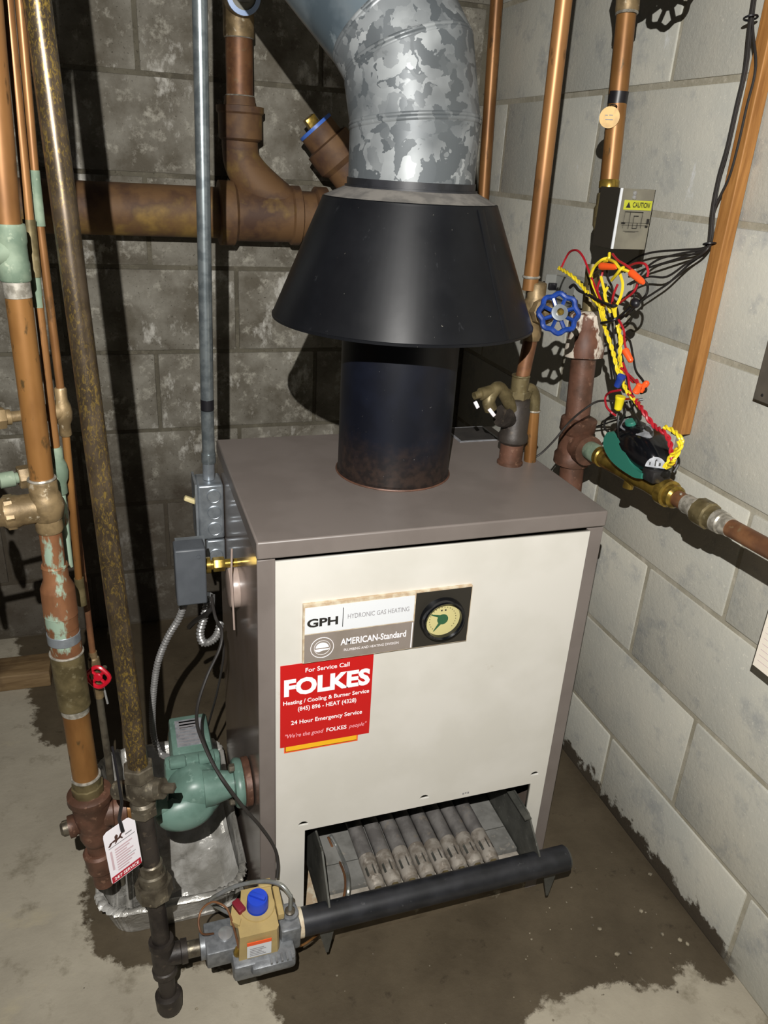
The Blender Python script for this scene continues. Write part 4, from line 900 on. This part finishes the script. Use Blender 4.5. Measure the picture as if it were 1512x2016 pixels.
# ================================================================== RIGHT: PIPE A (far), PIPE B with blue valve, relief valve
AYY = 1.0
pa_ = thing('corner_pipe', 'slim copper pipe in the wall corner directly right of the flue', 'pipe', at(951, 370, Y=AYY))
MB().cyl(at(1000, -330, Y=AYY), at(940, 560, Y=AYY), .0145, n=22).build('copper_pipe', 'copper', pa_)
NB = V(.468, .210, H)
PBt = at(1110, 0, Y=.212); PBm = at(1046, 545, Y=.216)
pb_ = thing('supply_riser', 'copper riser from the boiler top with the blue wheel valve', 'pipe', NB)
pdv = unit(PBt-PBm)
MB().cyl(PBm-pdv*.02, PBm+pdv*.72, .0118, n=24).build('copper_pipe', 'copper', pb_)
MB().torus(PBm, pdv, .0120, .0022, 24, 6).build('solder_ring', 'solder', pb_)
vzc = at(1052, 612, Y=.214)
vb_ = MB().lathe(vzc-pdv*.046, pdv, [(0, .0135), (.006, .0150), (.022, .0150), (.026, .0175), (.062, .0175), (.066, .0145), (.088, .0145), (.09, .012)], 24)
whc = at(1100, 617, Y=.150); wax = unit(whc-vzc); wn = unit(unit(CAM-whc)+V(.25, 0, .25))
vb_.lathe(vzc, wax, [(0, .016), (.016, .0165), (.018, .0205), (.030, .0205), (.032, .015), (.044, .012), (.046, .005), (np.linalg.norm(whc-vzc), .0045)], 8)
vb_.build('valve_body', 'bronze', pb_, 'bronze valve body')
hw = MB().wheel(whc, wn, .0285, 8, r=.0042).build('handwheel', 'wheel_blue', pb_, 'blue scalloped handwheel')
MB().lathe(whc+wn*.004, wn, [(0, .0125), (.002, .0125), (.0025, .009)], 24).build('hub_plate', 'box_steel', hw)
MB().lathe(whc+wn*.006, wn, [(0, .0052), (.005, .0052), (.007, .003)], 12).build('wheel_nut', 'brass', hw)
MB().cyl(NB+V(0, 0, .12), vzc-pdv*.04, .0115, n=20).build('lower_pipe', 'copper_dull', pb_)
tz_ = at(1010, 800, Y=.20)[2]
rv = thing('outlet_fitting', 'dark iron outlet tee with brass relief valve standing on the boiler top', 'fitting', NB)
t0_ = at(1010, 800, Y=.205)
MB().lathe(NB, Z_, [(0, .022), (.004, .022), (.006, .0195), (.040, .0195)], 28).build('nipple', 'rust_iron', rv)
MB().lathe(V(NB[0], NB[1], H+.036), Z_, [(0, .019), (.006, .025), (.016, .025), (.020, .0225), (.060, .0225), (.064, .0205), (.078, .0205), (.08, .016)], 28).lathe(V(NB[0], NB[1], H+.078), V(-1, -.3, .35), [(0, .017), (.024, .017), (.026, .019), (.034, .019)], 20).build('tee', 'black_iron', rv)
MB().hexn(V(NB[0], NB[1], H+.112), V(NB[0], NB[1], H+.128), .0185).cyl(V(NB[0], NB[1], H+.126), V(NB[0], NB[1], H+.152), .0145, n=24).torus(V(NB[0], NB[1], H+.152), Z_, .0135, .002, 20, 6).build('bushing', 'brass_dull', rv)
e0 = at(990, 790, Y=.19); e1 = at(965, 775, Y=.19); e2 = at(952, 782, Y=.18)
MB().tube([V(NB[0]-.012, NB[1]-.008, H+.098), at(985, 765, Y=.195), at(970, 772, Y=.19), at(962, 790, Y=.185), at(966, 806, Y=.185)], .0105, 16, 5).lathe(at(968, 770, Y=.19), V(-1, -.2, -.15), [(0, .010), (.022, .010), (.023, .0065), (.034, .006)], 16).build('relief_valve', 'brass_dull', rv, 'brass relief valve')
for a_, z_, l_ in (((938, 797), .6, .012), ((968, 812), .9, .016)): MB().obox(at(*a_, Y=.175), (.006, .004, l_), unit(V(1, 0, z_)), Y_, .001).build('lever_end', 'white', rv, 'white lever end')
MB().tube([V(NB[0]+.012, NB[1]+.002, H+.118), at(1042, 766, Y=.215), at(1051, 780, Y=.215), at(1050, 808, Y=.215)], .0105, 16, 5).build('drop_elbow', 'brass_dull', rv)
MB().torus(at(1050, 808, Y=.215), Z_, .0112, .0016, 20, 6).build('solder_ring', 'solder', rv)
MB().cyl(at(1050, 806, Y=.215), at(1043, 908, Y=.215), .0105, n=20).build('drop_tube', 'copper_warm', rv)

# ================================================================== IRON RISER, PIPE C
CX = .637
w = lambda x, y: at(x, y, X=CX)
ir = thing('iron_riser', 'brown painted iron riser with a tee between boiler and right wall', 'pipe', w(1120, 950)*V(1, 1, 0))
q0, q1 = w(1156, 640), w(1126, 920); iv = unit(q0-q1)
low = q1-iv*(q1[2]-.02)/iv[2]
MB().cyl(low, q0, .0222, n=30).build('iron_pipe', 'rust_iron', ir)
p0, p1 = w(1149, 705), w(1158, 612); dv = unit(p1-p0); L = np.linalg.norm(p1-p0)
MB().lathe(p0, dv, [(0, .026), (.002, .0335), (.018, .0345), (.026, .0330), (L*.55, .0300), (L*.62, .0315), (L*.92, .0315), (L*.97, .027), (L, .014)], 32).build('reducer', 'iron_white', ir, 'brown reducer smeared with white pipe dope')
p0, p1 = w(1123, 912), w(1141, 822); dv = unit(p1-p0); L = np.linalg.norm(p1-p0); tc = w(1133, 872)
MB().lathe(p0, dv, [(0, .026), (.002, .0325), (.018, .033), (.024, .0290), (L*.5, .0300), (L-.030, .0285), (L-.024, .0325), (L-.003, .0325), (L, .026)], 32).lathe(tc, V(0, -1, 0), [(0, .026), (.028, .025), (.030, .028), (.046, .0275), (.047, .018)], 28).build('tee', 'rust_iron', ir)
# pipe C
C0, C1 = w(1204, 372), w(1236, 20)
pcx = thing('zone_riser', 'copper riser on the right wall with round tag above the zone valve box', 'pipe', C0)
cv = unit(C1-C0)
MB().cyl(w(1199, 365), w(1233, 30), .0150, n=26).build('copper_pipe', 'copper_warm', pcx)
MB().cyl(w(1215, 205), w(1219, 180), .0153, n=26).build('tape_band', 'black', pcx, 'dark tape band')
MB().torus(w(1234, 26), cv, .0152, .0025, 26, 6).build('solder_ring', 'solder', pcx)
MB().lathe(w(1234, 27), cv, [(0, .0165), (.004, .0180), (.02, .0180)], 26).build('coupling', 'bronze', pcx)
cu_ = w(1234, 27)+cv*.012; vx = unit(V(-.10, -1, -.02))
vv = MB().lathe(cu_-cv*.002, cv, [(0, .017), (.02, .020), (.045, .026), (.07, .020), (.09, .017), (.3, .015)], 24).lathe(cu_+cv*.038, vx, [(0, .022), (.03, .023), (.045, .024), (.05, .016), (.075, .012), (.08, .005), (.135, .005)], 20).build('gate_valve', 'bronze', pcx)
MB().wheel(cu_+cv*.038+vx*.130, vx, .034, 8, r=.0045).build('handwheel', 'wheel_blue', pcx)
MB().cyl(w(1168, 520), w(1160, 612), .0125, n=22).build('brass_nipple', 'brass_dull', pcx)
# round tag
rt = at(1200, 231, X=CX-.018); tn_ = unit(CAM-rt+V(-.2, 0, .1))
tb = mono(MB().cyl(rt, rt+tn_*.0012, .0158, n=28), 'round_tag', 'tag_brass', 'round stamped brass tag hanging on the copper riser', 'tag', rt)
u_, v_, _ = frame(tn_)
MB().torus(rt+V(.002, -.004, .016), V(.3, .2, 1), .005, .0009, 16, 5).build('wire_loop', 'black', tb)
hu = unit(np.cross(V(0, 0, 1), tn_)); hv = np.cross(tn_, hu)
strips('stamped_line', 'ink_gray', tb, rt+tn_*.0013, hu, hv, [(-.007, .002, -.003, .0034), (-.001, .0025, .005, .0037), (-.006, -.004, .006, -.0025)], .0002)

# ================================================================== ZONE VALVE BOX (upper)
EX = .612
e_t, e_b = at(1222, 370, X=EX), at(1206, 490, X=EX); ey = (e_t[1]+e_b[1])/2
bk = at(1174, 430, X=EX)[1]; xr_ = at(1281, 430, Y=ey)[0]
zv = thing('zone_valve_box', 'zone valve head with a steel cover and yellow caution label', 'valve', (.7, .34, e_b[2]))
MB().box((EX, ey+.0006, e_b[2]), (EX+.0025, bk, e_t[2])).build('side_plate', 'plate_black', zv)
MB().box((EX+.0025, ey+.010, e_b[2]+.012), (xr_-.004, bk-.003, e_t[2]-.004)).build('housing', 'black', zv, bevel=.002)
cvr = MB().box((EX, ey, e_b[2]), (xr_, ey+.001, e_t[2])).box((xr_-.001, ey, e_b[2]), (xr_, ey+.03, e_t[2])).build('cover', 'cover_steel', zv, 'bright steel cover')
MB().box((EX-.0012, ey-.0006, e_b[2]), (EX+.0028, ey+.0012, e_t[2])).build('bright_edge', 'plate_white', zv)
cw = xr_-EX; ch = e_t[2]-e_b[2]; co = V(EX, ey-.0002, e_b[2])
MB().box((EX+cw*.14, ey-.0008, e_b[2]+ch*.655), (EX+cw*.96, ey, e_b[2]+ch*.815)).build('caution_label', 'caution', zv, 'yellow green caution label', bevel=.0003)
lo3 = co-Y_*.0008
MB().prism([(0, 0), (.0085, 0), (.00425, .0085)], lo3+V(cw*.20, 0, ch*.690), X_, Z_, .0003).build('warning_triangle', 'ink', zv)
text('CAUTION', lo3+V(cw*.64, -.0002, ch*.70), X_, Z_, 'ink', zv, width=cw*.50, h=.0075, bold=.02)
R_ = []
for a, b, c, d in [(.15, .40, .95, .405), (.15, .44, .9, .445), (.2, .35, .21, .62), (.36, .34, .375, .63), (.72, .36, .735, .63), (.2, .615, .74, .63), (.48, .35, .495, .56), (.48, .55, .62, .565), (.48, .345, .62, .36), (.61, .36, .63, .44), (.86, .37, .94, .41), (.88, .43, .96, .52), (.14, .42, .26, .45), (.24, .30, .70, .305), (.3, .285, .6, .29)]: R_.append((cw*a, ch*c if 0 else ch*b, cw*c, ch*d))
strips('wiring_diagram', 'ink', zv, lo3, X_, Z_, R_, .0002)
mb = MB()
for f in (.93, .86): c = co+V(cw*.40, 0, ch*f); MB().lathe(c, -Y_, [(0, .0036), (.002, .003), (.0026, .001)], 12).build('screw', 'steel_pin', zv)
vc = at(1190, 428, X=CX+.010)
MB().lathe(vc-cv*.032, cv, [(0, .014), (.012, .016), (.02, .019), (.046, .019), (.052, .016), (.066, .016), (.07, .0150)], 22).lathe(vc, V(-.6, .3, -.3), [(0, .012), (.008, .012), (.012, .008)], 18).build('valve_body', 'brass_dull', zv)
MB().lathe(w(1199, 366)-cv*.003, cv, [(0, .0165), (.010, .0165), (.012, .015)], 24).build('top_collar', 'brass', zv)

# grey open connector box behind the blue wheel
gx = .690
gb0, gb1 = at(1070, 540, X=gx), at(1120, 605, X=gx)
gbx = thing('terminal_box', 'small grey open terminal box on the wall behind the blue wheel', 'electrical box', ((gx+XR)/2, (gb0[1]+gb1[1])/2, gb1[2]))
y0_, y1_ = gb1[1], gb0[1]
MB().box((gx+.03, y0_, gb1[2]), (XR-.003, y1_, gb0[2])).build('case', 'clear', gbx, bevel=.002)
MB().box((gx+.006, y0_, gb1[2]-.004), (gx+.03, y0_+.002, gb0[2])).box((gx+.006, y1_-.002, gb1[2]-.004), (gx+.03, y1_, gb0[2])).box((gx+.006, y0_, gb1[2]-.004), (gx+.03, y1_, gb1[2]-.002)).build('rim', 'clear', gbx)
MB().obox(at(1082, 562, X=gx+.022), (.018, .032, .014), X_, Y_, .002).build('terminal_block', 'black', gbx)

# ================================================================== ZONE BRANCH along the right wall
za, zb = w(1150, 878), w(1512, 1077); bdv = unit(zb-za); bdv = unit(V(0, bdv[1], bdv[2]))
ax0 = tc+V(0, -.040, 0)
def B(x, y): # nearest point on the branch axis to what shows at (x,y)
    p = w(x, y); return w(1150, 880)+bdv*np.dot(p-w(1150, 880), bdv)
zr = thing('zone_branch', 'horizontal copper branch with brass union running forward along the right wall', 'pipe', B(1400, 1015))
MB().cyl(B(1140, 872), B(1178, 895), .0150, n=24).lathe(B(1158, 884), bdv, [(0, .014), (.006, .0165), (.03, .0165), (.034, .014)], 24).build('tee_adapter', 'patina', zr, 'pale green crusted adapter')
MB().cyl(B(1330, 972), B(1365, 992), .0128, n=24).cyl(B(1432, 1034), B(1432, 1034)+bdv*.6, .0128, n=24).build('copper_pipe', 'copper_dull', zr)
c = B(1395, 1012); un = MB().lathe(c-bdv*.022, bdv, [(0, .0175), (.003, .0205), (.026, .0205), (.028, .0175), (.040, .0165), (.042, .0145)], 10)
un.build('union', 'brass_dull', zr)
MB().cyl(B(1352, 985), B(1375, 999), .0142, n=22).torus(B(1374, 998), bdv, .0148, .003, 22, 6).build('solder_joint', 'solder', zr)
MB().lathe(B(1412, 1022), bdv, [(0, .017), (.012, .0165), (.014, .0145), (.028, .0138)], 20).build('solder_joint', 'solder', zr, 'silvery smeared solder joints')
MB().ball(B(1345, 980)+V(-.006, 0, .012), .0022).build('solder_drip', 'solder', zr)

# ================================================================== ZONE VALVE 2 (green and black actuator)
b0p, b1p = B(1180, 896), B(1335, 975)
Lb = np.linalg.norm(b1p-b0p)
z2 = thing('zone_valve', 'brass zone valve with black and green oval actuator on the wall branch', 'valve', (b0p+b1p)/2)
MB().lathe(b0p, bdv, [(0, .0145), (.002, .0175), (.012, .0178), (.014, .0150), (.026, .0160), (.030, .0170), (Lb*.38, .0160), (Lb*.55, .0170), (Lb*.66, .0155), (Lb-.036, .0170), (Lb-.034, .0215), (Lb-.018, .0215), (Lb-.016, .0175), (Lb-.004, .0180), (Lb, .0145)], 20).cyl(lerp(b0p, b1p, .45), lerp(b0p, b1p, .45)-V(0.002, 0, .026), .009, n=16).build('brass_body', 'brass', z2)
# actuator: frame a = branch direction, s = sideways toward the camera, up
aa = bdv; ss = V(-1, 0, 0); uu = unit(np.cross(ss, aa)); uu = uu if uu[2] > 0 else -uu
ac = at(1252, 895, X=CX-.008)
ac = w(1150, 880)+bdv*np.dot(ac-w(1150, 880), bdv)+Z_*.040
def A(a, s, u): return ac+aa*a+ss*s+uu*u
def sup(t, e): return math.copysign(abs(t)**e, t)
rings = []
for i in range(17):
    t = -1+2*i/16; k = max(1e-3, (1-abs(t)**2.6))**(1/2.2); a = t*.068
    cu2 = .008-.013*max(0, t)**1.5+.004*(1-t*t); rings.append([A(a, .032*k*sup(math.cos(q), .72), cu2+(.033-.006*max(0, t))*k*sup(math.sin(q), .75)) for q in np.arange(28)*2*math.pi/28])
MB().loft(rings).build('actuator_shell', 'black_gloss', z2, ang=70)
# green cheek panel on the camera side
gp_ = []
top = [(-.063, .008), (-.056, .020), (-.044, .024), (-.028, .021), (-.010, .012), (.006, .000), (.020, -.010), (.036, -.015), (.052, -.016)]
bot = [(.052, -.025), (.036, -.029), (.016, -.029), (-.010, -.027), (-.034, -.022), (-.052, -.013), (-.062, -.003)]
pts = spline([V(a, b, 0) for a, b in top], 4)+spline([V(a, b, 0) for a, b in bot], 4)
poly = [(p[0], p[1]) for p in pts]
MB().prism(poly, A(0, .024, 0), aa, uu, .0075 if np.dot(np.cross(aa, uu), ss) > 0 else -.0075, .97).build('side_cheek', 'valve_green', z2, 'green plastic side cheek', ang=50)
ln_ = unit(uu*.9+ss*.42-aa*.06*-1); lv = unit(np.cross(ln_, aa)); lt = A(-.010, .012, .0405)

def disc(name, c, u, v, ru, rv, h, m, parent, **k):
    n_ = unit(np.cross(u, v)); return MB().loft([[c+u*math.cos(q)*ru*f+v*math.sin(q)*rv*f+n_*t for q in np.arange(32)*2*math.pi/32] for f, t in ((1, -.004), (1, h*.7), (.9, h))]).build(name, m, parent, **k)
tl = disc('top_label', lt-ln_*.0015, aa, lv, .042, .0165, .0028, 'label_gray', z2)
disc('button_ring', lt-aa*.010, aa, lv, .017, .0135, .0035, 'black_gloss', z2)
disc('manual_button', lt-aa*.010+ln_*.002, aa, lv, .0105, .009, .007, 'valve_green', z2, label='green push button')
strips('label_marks', 'ink', tl, lt+ln_*.0016, aa, lv, [(.014, -.004, .020, -.001), (.022, -.006, .026, -.002), (.016, .003, .022, .005)], .0002)
er = A(.060, .016, -.004); en = unit(aa*.85+ss*.55+uu*.25); eu = unit(np.cross(Z_, en)); ev = np.cross(en, eu)
ep = MB().prism([(.0155*math.cos(q), .0165*math.sin(q)) for q in np.linspace(0, math.pi, 20)], er, eu, ev, .0025).build('end_label', 'label_gray', z2)
strips('end_marks', 'ink', ep, er+en*.0026, eu, ev, [(-.010, .003, -.008, .008), (-.002, .002, .0, .009), (.004, .003, .007, .008), (-.001, .010, .001, .013)], .0002)
MB().obox(A(.060, .012, -.016), (.030, .034, .020), aa, ss, .004).build('wire_boot', 'black_rubber', z2)

# ================================================================== FURRING STRIP, CABLES
fz = .846
fs0, fs1 = at(1323, 845, X=XR-.019)[1], at(1349, 845, X=XR-.019)[1]
fy = at(1336, 845, X=XR-.020)[1]
mono(MB().box((XR-.021, fy-.009, fz), (XR-.0005, fy+.017, 1.79)), 'furring_strip', 'furring', 'narrow wooden strip fixed upright on the right block wall', 'wood strip', (XR-.01, fy, fz), bevel=.0015)
kx = XR-.026
wk = lambda x, y, X=kx: at(x, y, X=X)
top_path = [(1548, -420), (1518, -220), (1495, -70), (1478, 40), (1468, 130), (1450, 210), (1432, 290), (1415, 350), (1404, 410), (1398, 470)]
fans = [[(1385, 488), (1340, 492), (1290, 496), (1258, 505), (1232, 522)], [(1386, 492), (1345, 506), (1300, 520), (1268, 530), (1238, 545)], [(1388, 495), (1350, 520), (1312, 545), (1275, 545), (1240, 560)], [(1390, 495), (1355, 522), (1318, 556), (1290, 575), (1262, 594), (1232, 624)], [(1386, 490), (1336, 500), (1292, 513), (1262, 540), (1250, 575), (1248, 592)]]
names = ['highest', 'second highest', 'middle', 'lowest', 'loosely looped']
for i, f in enumerate(fans):
    off = [(-2, -1), (0, 0), (2, 1), (1, 0), (3, 0)][i]; pts = [wk(x+off[0], y, kx-.003*(i % 2)) for x, y in top_path]
    if i == 3: pts = [wk(x+(20 if 100 < y < 380 else 4), y) for x, y in top_path]
    pts += [wk(x, y, kx-.004*j-.004*(i % 3)) for j, (x, y) in enumerate(f)]
    cable('black_cable', pts, .0019, 'cable_gray', 'black cable along the wooden strip, %s where it fans to the zone valve' % names[i], 'cable', sm=6, group='cables on the wooden strip')
q = [wk(1475+2, 20), wk(1396, 490)]
mb = MB()
for x, y, w_ in ((1478, 35, 'upper'), (1397, 480, 'lower')): c = wk(x, y, kx-.002); mono(MB().torus(c, V(0, .25, 1), .009, .0016, 16, 6), 'cable_strap', 'black', w_+' black tie holding the cables against the wooden strip', 'cable tie', c)

# ================================================================== LOW VOLTAGE WIRE BUNDLE
BX = .604
k_ = lambda x, y, d=0.: at(x, y, X=BX+d)
wbn = thing('wire_bundle', 'tangled bundle of red, yellow and black wires tied between the two zone valves', 'wires', k_(1205, 640))
def wires(name, m, lst, r=.0019, tw=False):
    for pts, d in lst:
        P = spline([k_(x, y, d+.004*math.sin(i*1.7+x)) for i, (x, y) in enumerate(pts)], 8)
        if tw:
            for s in (0, math.pi):
                acc = 0; Q = []
                for i, p in enumerate(P):
                    dv = unit(P[min(i+1, len(P)-1)]-P[max(i-1, 0)]); u, v, _ = frame(dv); acc += np.linalg.norm(P[min(i+1, len(P)-1)]-p)/.0022*.55
                    Q.append(p+(u*math.cos(acc+s)+v*math.sin(acc+s))*r)
                MB().tube(Q, r, 6).build(name, m, wbn)
        else: MB().tube(P, r, 6).build(name, m, wbn)
wires('yellow_wire', 'wire_yellow', [([(1100, 527), (1122, 540), (1140, 556), (1155, 574), (1172, 592), (1184, 606)], -.012), ([(1186, 606), (1188, 620), (1192, 634)], -.012), ([(1188, 634), (1196, 660), (1206, 690), (1214, 722), (1220, 746)], -.01), ([(1216, 640), (1222, 668), (1220, 700), (1222, 722), (1226, 742)], -.012),
   ([(1226, 752), (1236, 772), (1250, 788), (1263, 806)], -.014), ([(1308, 840), (1326, 848), (1338, 860), (1342, 872), (1332, 886), (1320, 900), (1308, 922)], -.022), ([(1336, 868), (1340, 878), (1332, 896), (1326, 908), (1314, 920)], -.026)], .0019, True)
wires('yellow_wire', 'wire_yellow', [([(1200, 498), (1197, 512), (1180, 518), (1166, 536), (1166, 556), (1176, 580), (1186, 602)], -.006), ([(1196, 508), (1184, 512), (1170, 526), (1162, 545)], -.01), ([(1196, 510), (1210, 516), (1220, 528), (1232, 532), (1246, 538)], -.012), ([(1220, 538), (1226, 560), (1222, 584), (1212, 606), (1212, 622)], -.012), ([(1183, 545), (1188, 565), (1192, 585), (1190, 606)], -.014), ([(1196, 566), (1190, 580), (1196, 600), (1202, 616)], -.014), ([(1184, 604), (1186, 622), (1190, 634)], -.016), ([(1206, 606), (1210, 620), (1213, 628)], -.015), ([(1180, 606), (1184, 624), (1188, 636)], -.010), ([(1228, 526), (1222, 530), (1214, 540), (1204, 552)], -.016)], .0024)
wires('red_wire', 'wire_red', [([(1104, 530), (1112, 512), (1122, 496), (1136, 493), (1148, 506), (1158, 530), (1168, 556), (1180, 584), (1188, 604)], -.008), ([(1206, 500), (1216, 512), (1232, 522), (1248, 534)], -.01), ([(1238, 524), (1254, 518), (1270, 520), (1276, 534), (1274, 545)], -.004), ([(1256, 558), (1248, 574), (1234, 586), (1220, 596)], -.008), ([(1190, 520), (1184, 545), (1176, 570), (1184, 596)], -.004), ([(1216, 560), (1208, 580), (1204, 604)], -.006), ([(1190, 642), (1196, 664), (1206, 690), (1212, 712), (1216, 730)], -.004), ([(1218, 630), (1228, 650), (1230, 676), (1234, 690)], -.006),
   ([(1222, 724), (1238, 738), (1252, 752), (1262, 766)], -.010), ([(1226, 714), (1236, 740), (1240, 765), (1250, 788)], -.008), ([(1222, 768), (1202, 772), (1192, 782), (1194, 800), (1204, 812), (1212, 818)], -.012), ([(1236, 776), (1248, 782), (1230, 786), (1216, 782)], -.012), ([(1228, 730), (1246, 752), (1254, 748), (1258, 762)], -.006)], .0019)
wires('red_wire', 'wire_red', [([(1252, 788), (1266, 808), (1276, 824), (1290, 840), (1306, 850), (1318, 868), (1322, 890), (1326, 916)], -.018)], .0021, True)
wires('black_wire', 'wire_black', [([(1196, 516), (1196, 545), (1206, 570), (1204, 604), (1206, 640), (1212, 690), (1216, 730)], -.0), ([(1176, 530), (1164, 540), (1176, 526), (1196, 530)], -.002), ([(1266, 550), (1275, 562), (1272, 580), (1258, 594)], -.002), ([(1208, 612), (1214, 640), (1220, 680), (1226, 710), (1234, 735)], .004), ([(1228, 660), (1240, 672), (1246, 700), (1252, 730), (1266, 750), (1272, 768), (1262, 774)], -.004), ([(1206, 700), (1200, 690), (1208, 730), (1214, 760)], .006), ([(1226, 790), (1240, 806), (1252, 790), (1266, 786)], .002), ([(1218, 818), (1216, 840), (1218, 860)], -.002), ([(1234, 790), (1230, 812), (1222, 830), (1214, 850)], .004), ([(1240, 790), (1248, 812), (1258, 830), (1262, 840)], .004), ([(1206, 818), (1192, 828), (1190, 842), (1198, 850)], .002), ([(1322, 894), (1334, 900), (1336, 912), (1326, 930)], -.012), ([(1258, 592), (1240, 612), (1222, 628)], -.006), ([(1250, 596), (1234, 608), (1218, 632)], -.004), ([(1264, 590), (1256, 578), (1240, 576), (1230, 590)], -.004)], .0020)
def nut(x, y, x2, y2, m, lab, d=-.016, r=.0055):
    a, b = k_(x, y, d), k_(x2, y2, d); dv = b-a; L = np.linalg.norm(dv)
    MB().lathe(a, dv, [(0, r*1.05), (L*.15, r*1.1), (L*.2, r), (L*.9, r*.82), (L, r*.5)], 12).build('wire_nut', m, wbn, lab)
nut(1184, 524, 1214, 526, 'nut_orange', 'orange wire nut'); nut(1243, 537, 1267, 557, 'nut_orange', 'orange wire nut'); nut(1231, 690, 1243, 712, 'nut_orange', 'orange wire nut'); nut(1252, 772, 1260, 756, 'nut_orange', 'orange wire nut', -.018); nut(1262, 768, 1275, 752, 'nut_orange', 'orange wire nut', -.008)
nut(1224, 740, 1214, 762, 'nut_blue', 'blue wire nut', -.018, .0065); nut(1222, 780, 1216, 808, 'nut_yellow', 'yellow wire nut', -.018, .0075)
mb = MB()
mb.tube([k_(1122, 566, -.012), k_(1130, 561, -.013), k_(1140, 572, -.014), k_(1158, 580, -.016), k_(1180, 592, -.02), k_(1204, 602, -.022), k_(1214, 600, -.012), k_(1200, 592, .004)], .0026, 8, 6)
mb.tube([k_(1184, 636, -.02), k_(1204, 632, -.022), k_(1216, 624, -.012), k_(1204, 626, .006), k_(1188, 634, .0), k_(1184, 636, -.02)], .0024, 8, 5)
mb.tube([k_(1216, 626, -.010), k_(1232, 612, -.008), k_(1250, 596, -.006)], .0020, 8, 4)
mb.ball(k_(1250, 597, -.006), .0078, sx=1.2, sy=.9)
mb.build('cable_tie', 'black', wbn, 'black cable ties and clip')
# thin sensor wire from the bundle to the boiler lid
cable('sensor_wire', [k_(1212, 790, -.004), at(1178, 790, X=.59), at(1150, 806, X=.575), at(1120, 832, X=.565), at(1092, 866, X=.55), at(1066, 892, X=.535), at(1048, 903, X=.52)], .0018, 'cable_gray', 'single dark wire crossing the iron riser down to the boiler top', 'wire')
cable('sensor_wire', [at(1242, 820, X=.70), at(1210, 828, X=.71), at(1180, 838, X=.73), at(1160, 842, X=.74)], .0016, 'cable_gray', 'short dark wire behind the green and black zone valve', 'wire')

# ================================================================== PANEL AND PAPER at the right edge
pxx = XR-.016
c0 = at(1482, 785, X=pxx)
gpn = thing('grey_panel', 'flat dark grey metal panel on the wall at the far right edge', 'panel', c0)
MB().box((pxx, c0[1]-.32, c0[2]), (XR-.0005, c0[1], c0[2]+.42)).build('sheet', 'grey_panel', gpn, bevel=.001)
MB().lathe(V(pxx, c0[1]-.016, c0[2]+.010), -X_, [(0, .0026), (.001, .002), (.0012, .0005)], 10).build('screw', 'dark', gpn)
pp = at(1482, 1308, X=XR-.055); ps = thing('log_sheet', 'white ruled service sheet hanging on the wall below the grey panel', 'paper', pp)
MB().box((XR-.0552, pp[1]-.216, pp[2]), (XR-.055, pp[1], pp[2]+.28)).build('sheet', 'paper', ps, smooth=False)
strips('ruled_line', 'ink_pink', ps, V(XR-.0553, pp[1], pp[2]), -Y_, Z_, [(.006, .012+.0095*i, .205, .0128+.0095*i) for i in range(27)]+[(.030+.04*i, .012, .0305+.04*i, .262) for i in range(5)], .0002)
MB().box((XR-.0545, pp[1]-.125, pp[2]+.268), (XR-.001, pp[1]-.09, pp[2]+.295)).build('clip', 'box_steel', ps)
